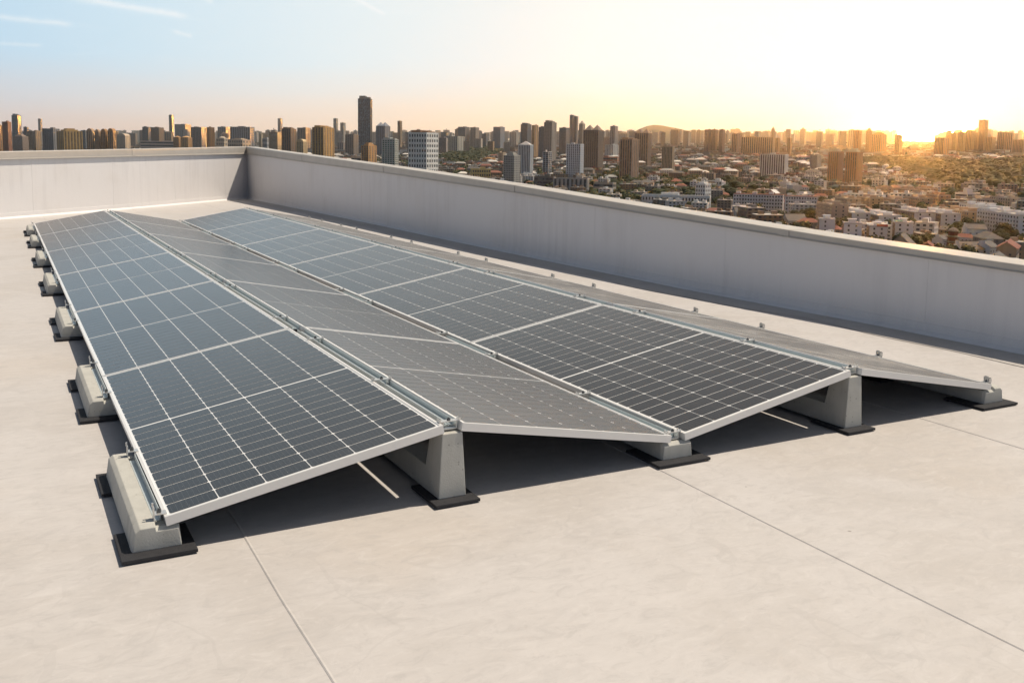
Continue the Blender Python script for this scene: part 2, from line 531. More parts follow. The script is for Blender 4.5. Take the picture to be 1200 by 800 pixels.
parapet(RIGHT, 1, 'long shaded grey parapet wall with tan coping along the right of the roof', cl_r, .3)
parapet(LEFT, -1, 'sunlit off-white parapet wall with grey coping across the far left of the roof', cl_l, .3)
# water-stained channel along the foot of the right parapet
mb = MB()
rr = [[(x-.40-.05*math.sin(y*1.7)-.03*math.sin(y*4.1), y, FZ+.0045), (x-.05, y, FZ+.0045)] for x, y, z in
      [(right_x(y_), y_, 0) for y_ in np.linspace(22.8, -8, 140)]]
for a, b in zip(rr, rr[1:]):
    mb.add([a[0], a[1], b[1], b[0]], [(0, 1, 2, 3)])
# kept as part of the deck: the worn strip where rain collects
mb.build('gutter_strip', M['gutter'], roof_deck, fix=True)

# ------------------------------------------------------------------ solar array
TILT, LP, SLOPE = 0.18115, 2.40838, 1.134
GR, GV = .0913, .0777
c_, s_ = SLOPE*math.cos(TILT), SLOPE*math.sin(TILT)
HZ = s_
ROWS = [(0.0, 0.0, -TILT), (c_+GR, HZ, TILT), (2*c_+GR+GV, 0.0, -TILT), (3*c_+2*GR+GV, HZ, TILT)]
PL = LP-.012
RIM = .012
def frame_mesh():
    mb = MB()
    h = .036
    L, Wd = PL, SLOPE
    mb.box(0, RIM, 0, L, -h, 0); mb.box(Wd-RIM, Wd, 0, L, -h, 0)
    mb.box(RIM, Wd-RIM, 0, RIM, -h, -.0003); mb.box(RIM, Wd-RIM, L-RIM, L, -h, -.0003)
    # bottom flange
    mb.box(RIM, .032, RIM, L-RIM, -h, -h+.002); mb.box(Wd-.032, Wd-RIM, RIM, L-RIM, -h, -h+.002)
    return mb.mesh('frame', M['frame'])
def back_mesh():
    return MB().box(RIM, SLOPE-RIM, RIM, PL-RIM, -.0065, -.0030).mesh('backsheet', M['back'])
CPX = (SLOPE-2*RIM-.016)/6
CPY = (PL-2*RIM-.012-.016)/24
CW, CH = CPX-.0043, CPY-.0052
def cell_poly(ox, oy, mb, uvs):
    ch = .0062
    x0, x1, y0, y1 = ox-CW/2, ox+CW/2, oy-CH/2, oy+CH/2
    p = [(x0+ch, y0), (x1-ch, y0), (x1, y0+ch), (x1, y1-ch), (x1-ch, y1), (x0+ch, y1), (x0, y1-ch), (x0, y0+ch)]
    zt, zb = -.0020, -.0031
    b = len(mb.v)
    mb.v += [(x, y, zt) for x, y in p]+[(x, y, zb) for x, y in p]
    mb.f.append(tuple(b+i for i in range(8))); mb.m.append(0)
    uv = [((x-x0)/CW, (y-y0)/CH) for x, y in p]
    uvs.append(uv)
    for i in range(8):
        j = (i+1) % 8
        mb.f.append((b+j, b+i, b+8+i, b+8+j)); mb.m.append(0)
        uvs.append([(0, 0)]*4)
def with_uv(me, uvs):
    l = me.uv_layers.new(name='UVMap')
    flat = [c for u in uvs for p in u for c in p]
    l.data.foreach_set('uv', flat)
    return me
def cell_pos(i, j):
    y = RIM+.008+CPY*(j+.5)+(.012 if j >= 12 else 0)
    x = RIM+.008+CPX*(i+.5)
    return x, y
mb, uv = MB(), []
cell_poly(0, 0, mb, uv)
CELL_ME = with_uv(mb.mesh('solar_cell', M['cell']), uv)
mb, uv = MB(), []
for i in range(6):
    for j in range(24):
        cell_poly(*cell_pos(i, j), mb, uv)
CELLS_ME = with_uv(mb.mesh('cell_field', M['cell']), uv)
PAINTED_GLARE_ME = CELLS_ME.copy(); PAINTED_GLARE_ME.materials[0] = M['painted_glare_cell']      # the outermost row's pale grazing reflection, painted into its cell colour
FRAME_ME, BACK_ME = frame_mesh(), back_mesh()
UNDER_ME = MB().box(RIM+.002, SLOPE-RIM-.002, RIM+.002, PL-RIM-.002, -.0085, -.0066).mesh('added_dark_underside', M['under'])  # added dark sheet below each panel, keeps the shadow beneath deep
ordn = ['nearest', 'second', 'third', 'fourth', 'fifth', 'farthest']
rown = ['leftmost row', 'second row from the left', 'third row from the left', 'rightmost row']
rowd = ['rising to the first ridge', 'falling to the valley', 'rising to the second ridge', 'falling towards the long parapet']
for ri, (x0, z0, an) in enumerate(ROWS):
    for k in range(6):
        nm = 'nearest' if k == 0 else 'farthest' if k == 5 else ordn[k]+' from the front'
        t = empty('solar_panel', (x0, k*LP, z0), (0, an, 0), f'{nm} solar panel of the {rown[ri]}', 'solar panel', 'solar panels in four tilted rows')
        put('frame', FRAME_ME, t); put('backsheet', BACK_ME, t); put('added_dark_underside', UNDER_ME, t)
        if (ri, k) in ((0, 0), (0, 1), (1, 0), (2, 0), (2, 1)):
            for i in range(6):
                for j in range(24):
                    x, y = cell_pos(i, j)
                    put('solar_cell', CELL_ME, t, (x, y, 0))
        else:
            tag(put('cell_field', PAINTED_GLARE_ME if ri == 3 else CELLS_ME, t), kind='stuff')

# ballast blocks
BL = .93
BY = [0.0]+[k*LP-BL/2 for k in range(1, 6)]+[6*LP-BL-.012]
def low_block(w0, w1, inner):
    """outline across the row; inner = +1 when a panel lies on the +x side only, -1 on the -x side only, 0 both"""
    mb = MB()
    zt = -.038
    if inner:
        pr = [(-.118, FZ+.019), (.062, FZ+.019), (.052, -.037), (-.030, -.037), (-.033, -.020), (-.088, -.020), (-.106, -.034)]
        if inner < 0:
            pr = [(-x, z) for x, z in pr][::-1]
    else:
        pr = [(-.092, FZ+.019), (.092, FZ+.019), (.084, zt), (-.084, zt)]
    ce = .02
    def ring(y, sc):
        cx = sum(p[0] for p in pr)/len(pr)
        return [(cx+(x-cx)*sc, y, z if z < FZ+.03 else z-(.012 if sc < 1 else 0)) for x, z in pr]
    mb.loft([ring(0, .955), ring(ce, 1), ring(BL-ce, 1), ring(BL, .955)])
    return mb.build('concrete_body', M['concrete'], None, fix=True, bevel=.003)
def ridge_block():
    mb = MB()
    zb, zt, zw = FZ+.019, HZ-.041, -.012
    wb, wt_ = .064, .047
    def hw(z): return wb+(wt_-wb)*(z-zb)/(zt-zb)
    T0, T1 = .125, .16
    out = [(0, zb), (.004, zt), (T0, zt), (T1, zw), (BL-T1, zw), (BL-T0, zt), (BL-.004, zt), (BL, zb)]
    vs = [(-hw(z), y, z) for y, z in out]+[(hw(z), y, z) for y, z in out]
    m = len(out)
    fs = [tuple(range(m)), tuple(range(2*m-1, m-1, -1))]+[((i+1) % m, i, m+i, m+(i+1) % m) for i in range(m)]
    # split the saddle side into convex pieces
    fs = fs[2:]
    for b, fl in ((0, False), (m, True)):
        for q in ((0, 1, 2, 3), (0, 3, 4, 7), (4, 5, 6, 7)):
            q = tuple(b+i for i in q)
            fs.append(q[::-1] if fl else q)
    mb.add(vs, fs)
    return mb.build('concrete_body', M['concrete'], None, fix=True, bevel=.004)
def clamp_parts(parent, x, y, z, flip, tall=False):
    """folded steel bracket with a bolt that grips the panel edge"""
    sg = -1 if flip else 1
    b = MB()
    def bx(xa, xb, ya, yb, za, zb):
        b.box(min(xa, xb), max(xa, xb), ya, yb, za, zb)
    bx(sg*-.034, sg*.012, -.019, .019, .0015, .0050)
    bx(sg*-.0345, sg*-.031, -.016, .016, -.030, .030)
    bx(sg*.0085, sg*.012, -.019, .019, -.012, .0012)
    if tall:
        bx(sg*-.034, sg*-.012, .016, .0195, .005, .034)
        bx(sg*-.034, sg*-.012, -.0195, -.016, .005, .026)
        bx(sg*-.014, sg*-.011, -.012, .013, .005, .040)
    else:
        bx(sg*-.038, sg*-.034, -.014, -.006, .028, .048)
        bx(sg*-.038, sg*-.034, .007, .015, .026, .040)
    o = b.build('clamp', M['steel'], parent)
    o.location = (x, y, z)
    c = MB()
    c.cyl(sg*-.014, 0, .005, .0125, .0085, .0085, 6)
    c.cyl(sg*-.014, 0, .0125, .021, .0048, .0048, 6)
    c.build('bolt', M['dark_metal'], o)
    return o
def mid_clamp(parent, x, y, z, w):
    b = MB()
    b.box(-w/2-.004, w/2+.004, -.014, .014, .0015, .005)
    b.box(-w/2+.012, -w/2+.016, -.014, .014, -.028, .0012); b.box(w/2-.016, w/2-.012, -.014, .014, -.028, .0012)
    b.box(-w/2+.012, w/2-.012, -.014, .014, -.031, -.028)
    b.box(-w/2-.004, -w/2+.004, -.012, -.008, .005, .013); b.box(w/2-.004, w/2+.004, -.012, -.008, .005, .013)
    b.box(-w/2-.004, -w/2+.004, .008, .012, .005, .013); b.box(w/2-.004, w/2+.004, .008, .012, .005, .013)
    o = b.build('clamp', M['steel'], parent)
    o.location = (x, y, z)
    c = MB()
    c.cyl(0, 0, .005, .0125, .0085, .0085, 6); c.cyl(0, 0, .0125, .017, .0045, .0048, 6)
    c.build('bolt', M['dark_metal'], o)
    return o
LINES = [  # x of line, kind, wording
    (0.0, 'low_left', 'low concrete ballast block under the left edge of the array'),
    (c_+GR/2, 'ridge', 'tall saddle-shaped concrete block under the first ridge'),
    (2*c_+GR+GV/2, 'valley', 'low concrete block under the valley between the rows'),
    (3*c_+GR*1.5+GV, 'ridge', 'tall saddle-shaped concrete block under the second ridge'),
    (4*c_+2*GR+GV, 'low_right', 'low concrete block under the right edge of the array')]
oB = ['nearest the viewer', 'second from the front', 'third from the front', 'fourth from the front', 'fifth from the front', 'second from the far end', 'at the far end']
mat_me = None
def mat_mesh(w):
    mb = MB().box(-w/2, w/2, 0, .275, FZ+.0055, FZ+.019)
    o = mb.build('rubber_mat', M['rubber'], None, bevel=.002)
    me = o.data
    bpy.data.objects.remove(o)
    return me
mats_w = {'low_left': (mat_mesh(.262), -.026), 'ridge': (mat_mesh(.205), 0), 'valley': (mat_mesh(.31), 0), 'low_right': (mat_mesh(.32), .012)}
for x, kind, words_ in LINES:
    t = empty('ballast_block', (x, BY[0], 0))
    if kind == 'ridge':
        body = ridge_block(); zc = HZ
    elif kind == 'valley':
        body = low_block(0, 0, 0); zc = 0
    else:
        body = low_block(0, 0, 1 if kind == 'low_left' else -1); zc = 0
    body.parent = t
    for yy in (.045, BL-.075):
        if kind == 'low_left':
            clamp_parts(t, 0, yy, zc, False)
        elif kind == 'low_right':
            clamp_parts(t, 0, yy, zc, True, True)
        else:
            mid_clamp(t, 0, yy, zc, GR if kind == 'ridge' else GV)
    if kind in ('low_left', 'valley', 'low_right'):
        sx = 1 if kind == 'low_right' else -1
        rl = MB()
        if kind == 'valley':
            rl.box(-.026, .026, .07, BL-.10, -.0365, -.033); rl.box(-.026, -.023, .07, BL-.10, -.033, -.012); rl.box(.023, .026, .07, BL-.10, -.033, -.012)
        else:
            rl.box(min(sx*.004, sx*.028), max(sx*.004, sx*.028), .07, BL-.10, -.0365, -.033); rl.box(min(sx*.004, sx*.007), max(sx*.004, sx*.007), .07, BL-.10, -.033, -.004)
        rl.build('rail', M['galv'], t)
    me, ox = mats_w[kind]
    for k, y0 in enumerate(BY):
        b = t if k == 0 else copy_tree(t)
        b.location = (x, y0, 0)
        tag(b, f'{words_}, {oB[k]}', 'ballast block', 'concrete ballast blocks carrying the panels')
        for e, (yo, w_) in enumerate(((-.062, 'near'), (BL-.245, 'far'))):
            mo = put('rubber_mat', me, None, (x+ox, y0+yo, 0))
            side = {'low_left': 'left edge block', 'ridge': 'first ridge block' if x < 2 else 'second ridge block', 'valley': 'valley block', 'low_right': 'right edge block'}[kind]
            tag(mo, f'rubber mat under the {w_} end of {side} {oB[k]}', 'rubber mat', 'rubber mats under the ballast blocks')
# ridge channels
for x, w_ in ((LINES[1][0], 'first ridge'), (LINES[3][0], 'second ridge')):
    rail = empty('ridge_channel', (x, 0, HZ), label=f'galvanised steel channel running along the {w_} between the panels', cat='metal channel', group='ridge channels of the array')
    for k in range(6):
        a, b_ = k*LP+.075, (k+1)*LP-.05
        mb = MB()
        mb.box(-.008, .040, a, b_, -.030, -.027)
        mb.box(-.008, -.0055, a, b_, -.027, -.006); mb.box(.0375, .040, a, b_, -.027, -.006)
        mb.box(.004, .010, a, b_, -.027, -.0225); mb.box(.018, .024, a, b_, -.027, -.0225)
        mb.build('channel_length', M['galv'], rail)
#CITY#
# ------------------------------------------------------------------ the city below
GROUND_DROP = 80.0                                   # the roof stands about 26 storeys up
_a, _b = ray(0, 157), ray(1200, 159)
GN = _a.cross(_b).normalized()
if GN.z < 0: GN = -GN
G0 = Vector((CAM.x, CAM.y, CAM.z-GROUND_DROP))       # the plain rises very gently away from here
def ground_z(x, y):
    return G0.z-(GN.x*(x-G0.x)+GN.y*(y-G0.y))/GN.z
def ground_at(px, py):
    v = ray(px, py)
    t = (G0-CAM).dot(GN)/v.dot(GN)
    p = CAM+v*t
    return p
def depth(p):
    return (Vector(p)-CAM).dot(FW)
def top_z(px, py, p):
    v = ray(px, py)
    return CAM.z+v.z*math.hypot(p[0]-CAM.x, p[1]-CAM.y)/math.hypot(v.x, v.y)

# terrain sheet
far = 15000
gs = []
N_ = 24
ax, ay = _r.to_2d().normalized(), Vector((_f.x, _f.y)).normalized()
mb = MB()
xs = [-far, -9000, -4000, -1500, -500, 0, 500, 1500, 4000, 9000, far]
ys = [-1500, -300, 0, 300, 800, 1500, 3000, 6000, 10000, far]
vs = []
for yy in ys:
    for xx in xs:
        q = Vector((CAM.x, CAM.y))+ax*xx+ay*yy
        vs.append((q.x, q.y, ground_z(q.x, q.y)))
nx = len(xs)
mb.add(vs, [(j*nx+i, j*nx+i+1, (j+1)*nx+i+1, (j+1)*nx+i) for j in range(len(ys)-1) for i in range(nx-1)])
gm = bpy.data.materials.new('city_ground'); gm.use_nodes = True
N = NT(gm.node_tree)
gp = gm.node_tree.nodes['Principled BSDF']
gt = N.n('ShaderNodeNewGeometry').outputs['Position']
g1 = N.noise(gt, .012, 5, .65); g2 = N.noise(gt, .05, 4, .7); g3 = N.noise(gt, .0016, 3, .5)
gc = N.mix(N.smooth(g1, .40, .56), (.065, .06, .052, 1), (.028, .034, .014, 1))
gc = N.mix(N.math('MULTIPLY', N.smooth(g2, .55, .68), .7), gc, (.20, .175, .15, 1))
gc = N.mix(N.math('MULTIPLY', N.smooth(g3, .48, .6), .35), gc, (.045, .05, .022, 1))
N.link(gc, gp.inputs['Base Color']); gp.inputs['Roughness'].default_value = .95
gp.inputs['Specular IOR Level'].default_value = .1
ground = tag(mb.build('ground', gm, fix=True), 'city plain of streets, yards and greenery far below the roof', None, None, 'structure')

# --- materials of the city; wall paint comes from each building's own colour
def paint_mat(name, dirt=.35, rough=.8):
    m = bpy.data.materials.new(name); m.use_nodes = True
    N = NT(m.node_tree); p = m.node_tree.nodes['Principled BSDF']
    oi = N.n('ShaderNodeObjectInfo')
    t = N.n('ShaderNodeNewGeometry').outputs['Position']
    st = N.noise(N.vmath('MULTIPLY', t, (1, 1, .25)), .22, 4, .6)
    c = N.mix(N.math('MULTIPLY', N.smooth(st, .4, .75), dirt), oi.outputs['Color'], N.mix(1, oi.outputs['Color'], (.62, .58, .54, 1), 'MULTIPLY'))
    N.link(c, p.inputs['Base Color'])
    p.inputs['Roughness'].default_value = rough
    p.inputs['Specular IOR Level'].default_value = .25
    return m
PAINT = paint_mat('facade_paint')
def glass_mat(name, col, rough):
    m = bpy.data.materials.new(name); m.use_nodes = True
    N = NT(m.node_tree); p = m.node_tree.nodes['Principled BSDF']
    t = N.n('ShaderNodeNewGeometry').outputs['Position']
    vo = N.n('ShaderNodeTexVoronoi'); N.link(N.vmath('MULTIPLY', t, (.35, .35, .33)), vo.inputs['Vector']); vo.inputs['Scale'].default_value = 1
    sc_ = N.n('ShaderNodeSeparateColor'); N.link(vo.outputs['Color'], sc_.inputs[0])
    c = N.mix(N.smooth(sc_.outputs[0], .55, 1), col+(1,), tuple(min(1, x*3.2+.03) for x in col)+(1,))
    N.link(c, p.inputs['Base Color']); p.inputs['Roughness'].default_value = rough
    return m
GLASS = glass_mat('window_glass', (.028, .032, .038), .35)
BLUEGLASS = glass_mat('blue_curtain_glass', (.03, .055, .075), .22)
ROOFM = mat('flat_roof_felt', (.36, .34, .31), .9, 0, .2, (.15, .6, (.22, .20, .18)))
ROOFW = mat('pale_roof_sheet', (.62, .58, .52), .7, 0, .3, (.2, .5, (.45, .41, .36)))
TILE = mat('grey_roof_tile', (.10, .095, .09), .8, 0, .3, (1.2, .6, (.16, .14, .12)))
REDTILE = mat('red_brown_tile', (.24, .10, .07), .85, 0, .25, (.8, .6, (.16, .08, .06)))
GOLD = mat('yellow_paint', (.62, .42, .06), .6)
REDP = mat('red_paint', (.38, .06, .05), .6)
GREENP = mat('green_sheet', (.06, .26, .16), .6)
WOODR = mat('dark_red_timber', (.13, .04, .025), .7, 0, .3)
TRUNK = mat('bark', (.10, .075, .05), .9)
def leaf_mat(name, a, b, sc=.16):
    m = bpy.data.materials.new(name); m.use_nodes = True
    N = NT(m.node_tree); p = m.node_tree.nodes['Principled BSDF']
    t = N.n('ShaderNodeNewGeometry').outputs['Position']
    oi = N.n('ShaderNodeObjectInfo')
    c = N.mix(N.smooth(N.noise(t, sc, 4, .65), .36, .66), a+(1,), b+(1,))
    c = N.mix(N.math('MULTIPLY', oi.outputs['Random'], .5), c, (a[0]*1.25, a[1]*1.0, a[2]*.8, 1))
    N.link(c, p.inputs['Base Color']); p.inputs['Roughness'].default_value = .8
    p.inputs['Specular IOR Level'].default_value = .2
    return m
LEAF = leaf_mat('foliage', (.024, .032, .012), (.052, .060, .020))
WOODS = leaf_mat('park_foliage', (.036, .037, .010), (.080, .070, .018), .035)

# --- facades: a glass core behind real piers and spandrels
def facade(W, Dp, H, fl, cw, cd, pw=.34, sp=.42, solid=(), z0=0.0, core=None, wall=None, cx=0, cy=0, proud=.45):
    """adds glass core + piers + spandrels of one block. solid: sides ('f','b','l','r') left blank"""
    core.box(cx-W/2, cx+W/2, cy-Dp/2, cy+Dp/2, z0, z0+H)
    fh = H/fl
    x0, x1, y0, y1 = cx-W/2, cx+W/2, cy-Dp/2, cy+Dp/2
    e, e2 = proud, proud*.86
    sides = [('f', cw, W), ('b', cw, W), ('l', cd, Dp), ('r', cd, Dp)]
    def panel(sd, a, b, za, zb, ee):
        if sd == 'f': wall.box(x0+a, x0+b, y0-ee, y0-.01, za, zb)
        elif sd == 'b': wall.box(x0+a, x0+b, y1+.01, y1+ee, za, zb)
        elif sd == 'l': wall.box(x0-ee, x0-.01, y0+a, y0+b, za, zb)
        else: wall.box(x1+.01, x1+ee, y0+a, y0+b, za, zb)
    for sd, nc, L in sides:
        if sd in solid:
            panel(sd, 0, L, z0, z0+H, e*.93); continue
        bay = L/nc
        if pw > 0:
            for k in range(nc+1):
                w = bay*pw*(1.0 if 0 < k < nc else .9)
                c = k*bay
                panel(sd, max(0, c-w/2), min(L, c+w/2), z0, z0+H, e)
        if sp > 0:
            for k in range(fl+1):
                za = z0+k*fh-fh*sp*.5
                panel(sd, 0, L, max(z0, za), min(z0+H, za+fh*sp), e2)
    # corner posts close the edges
    cwid = proud
    for sx in (x0-e, x1+.01):
        for sy in (y0-e, y1+.01):
            wall.box(sx, sx+e-.01, sy, sy+e-.01, z0, z0+H)

def set_color(o, col):
    o.color = (*col, 1)
    for c in o.children: set_color(c, col)

def roof_kit(root, W, Dp, H, roofmat, huts=1, seed=0, parap=1.0):
    rnd = random.Random(seed)
    mb = MB()
    mb.box(-W/2-.3, W/2+.3, -Dp/2-.3, Dp/2+.3, H+.01, H+.25)
    o = mb.build('roof', roofmat, root)
    p = MB()
    a, b, t = W/2+.5, Dp/2+.5, .35
    p.box(-a, a, -b, -b+t, H-.2, H+parap); p.box(-a, a, b-t, b, H-.2, H+parap)
    p.box(-a, -a+t, -b+t, b-t, H-.2, H+parap); p.box(a-t, a, -b+t, b-t, H-.2, H+parap)
    p.build('roof_parapet', PAINT, root)
    for k in range(huts):
        w, d, h = rnd.uniform(.18, .34)*W, rnd.uniform(.3, .5)*Dp, rnd.uniform(2.6, 4.5)
        hx = rnd.uniform(-.3, .3)*W; hy = rnd.uniform(-.15, .15)*Dp
        hb = MB(); hb.box(hx-w/2, hx+w/2, hy-d/2, hy+d/2, H+.26, H+h); hb.box(hx-w/2-.3, hx+w/2+.3, hy-d/2-.3, hy+d/2+.3, H+h+.01, H+h+.3)
        hb.build('stair_hut', PAINT, o)
    return o

LAND = []       # landmarks used when wording what stands beside them
def tower(px0, px1, pyt, pyb, label, col, style='grid', fl=None, cw=4, cd=3, rot=22, crown='flat', cat='tower', short=None, glass=None, front=.62,
          crowncol=None, solid=(), name='tower_block', pw=None, sp=None, group=None, roofm=None, dep=None, prop=.35):
    pm = (px0+px1)/2
    p = ground_at(pm, pyb)
    d = depth(p)
    wpx = (px1-px0)*d/F_PX
    th = R(rot)
    W = wpx*front/math.cos(th) if rot else wpx
    Dp = dep or (max(6, wpx*(1-front)/math.sin(abs(th))) if rot else W*.6)
    H = max(4, top_z(pm, pyt, p)-p.z)
    v = (p-CAM); az = math.atan2(v.x, v.y)
    root = empty(name, (p.x, p.y, p.z-.5), (0, 0, -az+th*-1 if False else -az-th), label, cat, group)
    core, wall = MB(), MB()
    fl = fl or max(3, int(H/3.6))
    st = dict(grid=(.40, .46), rib=(.52, .22), band=(.0, .52), glass=(.10, .16), office=(.30, .34), column=(.66, .40), slot=(.5, 0))[style]
    pw_ = st[0] if pw is None else pw; sp_ = st[1] if sp is None else sp
    sc = max(1, d/900)
    proud = prop*min(2.2, sc**.7)
    Hb = H
    if crown == 'step': Hb = H*.9
    elif crown in ('pyramid', 'dome', 'arch'): Hb = H*.9
    elif crown == 'slab': Hb = H*.95
    elif crown == 'twopeak': Hb = H*.88
    facade(W, Dp, Hb, fl, cw, cd, pw_, sp_, solid, 0, core, wall, proud=proud)
    core.build('glazing', glass or GLASS, root)
    wall.build('wall', PAINT, root)
    ro = roof_kit(root, W, Dp, Hb, roofm or ROOFM, 1 if crown in ('flat', 'slab') else 0, int(px0*7))
    cr = MB(); cm = PAINT
    if crown == 'step':
        cr.box(-W*.34, W*.34, -Dp*.34, Dp*.34, Hb+.26, H-.04*H); cr.box(-W*.22, W*.22, -Dp*.22, Dp*.22, H-.04*H+.01, H)
    elif crown == 'slab':
        cr.box(-W*.42, W*.1, -Dp*.4, Dp*.4, Hb+.26, H); cr.box(W*.11, W*.45, -Dp*.3, Dp*.3, Hb+.26, H-.02*H)
    elif crown == 'pyramid':
        cr.add([(-W/2, -Dp/2, Hb+.27), (W/2, -Dp/2, Hb+.27), (W/2, Dp/2, Hb+.27), (-W/2, Dp/2, Hb+.27), (0, 0, H)], [(0, 1, 4), (1, 2, 4), (2, 3, 4), (3, 0, 4), (3, 2, 1, 0)])
    elif crown == 'arch':
        k = 12
        pr = [(W/2*math.cos(math.pi*i/k), Hb+.27+(H-Hb)*math.sin(math.pi*i/k)) for i in range(k+1)]
        cr.prism(pr, -Dp/2, Dp/2)
    elif crown == 'dome':
        rings = []
        for i in range(6):
            a = i/5*math.pi/2
            rr = max(.05, min(W, Dp)*.42*math.cos(a))
            rings.append([(rr*math.cos(2*math.pi*j/14), rr*math.sin(2*math.pi*j/14), Hb+.27+(H-Hb)*math.sin(a)) for j in range(14)])
        cr.loft(rings)
    elif crown == 'twopeak':
        for sx in (-.25, .25):
            xa, xb = W*(sx-.24), W*(sx+.24)
            cr.add([(xa, -Dp*.45, Hb+.27), (xb, -Dp*.45, Hb+.27), (xb, Dp*.45, Hb+.27), (xa, Dp*.45, Hb+.27), (W*sx, 0, H)], [(0, 1, 4), (1, 2, 4), (2, 3, 4), (3, 0, 4), (3, 2, 1, 0)])
    elif crown == 'mast':
        cr.cyl(0, 0, Hb+.26, Hb+H*.07, W*.06, W*.02, 6)
    if cr.v:
        o = cr.build('crown', PAINT, root, fix=True)
    set_color(root, col)
    if cr.v and crowncol:
        o.color = (*crowncol, 1)
    LAND.append((pm, (pyt+pyb)/2, pyb, short or label, root))
    FOOT.append((p.x, p.y, max(W, Dp)*.62))
    return root
FOOT = []
def free(x, y, r):
    return all((x-a)**2+(y-b)**2 > (r+c)**2 for a, b, c in FOOT)

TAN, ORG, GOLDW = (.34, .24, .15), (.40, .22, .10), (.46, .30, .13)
BRN, GRY, BLU, WHT, PNK = (.20, .135, .095), (.20, .20, .205), (.125, .145, .17), (.62, .62, .62), (.42, .32, .26)
BEI, DRK = (.42, .38, .33), (.12, .12, .13)
T = tower
# ---- left of the parapet corner
T(-6, 8, 147, 184, 'pale orange ribbed apartment tower cut by the left edge of the photo', ORG, 'rib', cw=5, front=.5)
T(5, 14, 143, 186, 'short red-brown tower peeking up behind the leftmost apartment tower', (.36, .17, .11), 'grid')
T(16, 25.5, 133.5, 176, 'tall dark blue slab tower standing alone near the left edge', BLU, 'glass', cw=4, glass=BLUEGLASS, short='the tall dark blue tower', crown='slab')
T(46, 50, 139.5, 170, 'thin grey needle tower right of the tall dark blue tower', GRY, 'rib', cw=3, cd=2)
T(17, 33, 157, 187, 'squat pink apartment block with steps down to its right, under the blue tower', PNK, 'band', crown='step', cat='building')
T(29, 34, 149, 176, 'narrow dark grey tower beside the tall blue tower', DRK, 'grid', cw=3, cd=2)
T(52, 70, 151, 186, 'dark grey slab block in shade left of the orange ribbed block', (.20, .20, .21), 'column', cw=6, cat='building')
T(33, 48, 154, 180, 'pair of tan ribbed blocks joined below the needle tower', TAN, 'rib', cw=6, cat='building')
T(69, 96, 150.5, 187, 'golden apartment block with five bright vertical ribs falling in height to the right', GOLDW, 'rib', cw=6, cd=4, front=.72, rot=-20, crown='step', short='the golden ribbed block')
T(96, 103, 153, 178, 'dark narrow slab between the golden ribbed block and the round-topped towers', BLU, 'grid', cw=3)
for i, (a, b, t) in enumerate(((103, 112, 150.5), (112.5, 118.5, 151.5), (119.5, 127, 151), (127.5, 136.5, 150.5))):
    T(a, b, t, 186, ['wide leftmost', 'second narrow', 'third slim', 'rightmost broad'][i]+' tan tower of the four round-topped towers', ORG if i > 1 else (.44, .30, .20), 'slot', cw=3, cd=2, crown='arch', group='four round-topped towers', short='the four round-topped towers')
T(138, 152.5, 156.5, 184, 'pale sandy slab with an arched roofline right of the round-topped towers', (.50, .42, .33), 'column', cw=6, crown='arch', cat='building')
T(166, 209, 165.5, 179.5, 'long low pale pink hall with striped eaves behind the left parapet', (.58, .46, .40), 'band', fl=4, cw=12, rot=6, front=.95, cat='hall', dep=40, short='the long low pink hall')
T(168, 178, 149, 175, 'black-windowed dark block left of the brown block above the pink hall', DRK, 'grid', cat='building')
T(178, 192, 149.5, 176, 'brown block of deep balconies above the long pink hall', (.30, .18, .10), 'band', cat='building', cw=5)
T(199, 204, 135, 172, 'tall slim grey tower above the long pink hall', GRY, 'glass', cw=3, cd=2, short='the slim grey tower')
T(204, 213, 159, 180, 'small orange gabled block right of the pink hall', ORG, 'grid', crown='pyramid', cat='building')
T(213, 225, 159, 181, 'larger orange gabled block beside the small orange one', (.54, .30, .13), 'grid', crown='pyramid', cat='building')
T(206, 224, 146, 170, 'dusky blue-grey block behind the slim grey tower', BLU, 'rib', cw=5)
T(225, 243, 149.5, 180, 'broad grey-brown comb-topped block of flats left of the orange end tower', (.30, .25, .22), 'slot', cw=7)
T(243, 251.5, 149.5, 181, 'bright orange end tower of the comb-topped block', ORG, 'column', cw=3, rot=-24)
T(256, 270, 149, 172, 'pair of dark grey slabs behind the domed house', GRY, 'slot', cw=4)
T(271, 298, 149, 176, 'long dark blue-grey slab of joined flats left of the parapet corner', (.22, .23, .26), 'slot', cw=9, front=.8)
T(254, 268, 160, 180, 'cream house with a small dome and pointed gable behind the parapet', (.55, .45, .34), 'grid', fl=4, crown='dome', cat='building')
T(268, 294, 162, 181, 'long peach terrace with pavilions right of the domed house', (.52, .40, .30), 'grid', fl=4, cw=8, crown='step', cat='building')
# ---- parapet corner to the white slab tower
T(304, 308, 157, 181, 'slim pale tan slab just right of the parapet corner', (.50, .42, .30), 'rib', cw=2, cd=2)
T(308, 316, 162, 184, 'low black and white house with a round gable window', (.40, .40, .40), 'grid', fl=4, cat='building')
T(316, 331, 155, 187, 'pale tan block with an orange lower front left of the dark brown tower', (.52, .39, .26), 'band', cat='building')
T(326, 331, 139, 170, 'thin distant grey tower left of the dark brown tower', GRY, 'rib', cw=2, cd=2)
T(331, 347, 149, 193, 'dark brown tower with one orange side right of the parapet corner', (.24, .16, .11), 'rib', cw=4, crown='slab', short='the dark brown tower')
T(348, 360, 163, 196, 'pale gold block with rounded top left of the tall gold tower', (.58, .44, .26), 'rib', cw=4, crown='arch', cat='building')
T(349, 364, 150, 178, 'muted brown slab behind the pale gold block', (.32, .23, .18), 'slot', cw=5)
T(367, 391.5, 147, 202, 'tall tower with a dark blue face and a gold side', (.48, .30, .13), 'rib', cw=4, cd=4, front=.5, crown='slab', short='the tall gold-sided tower')
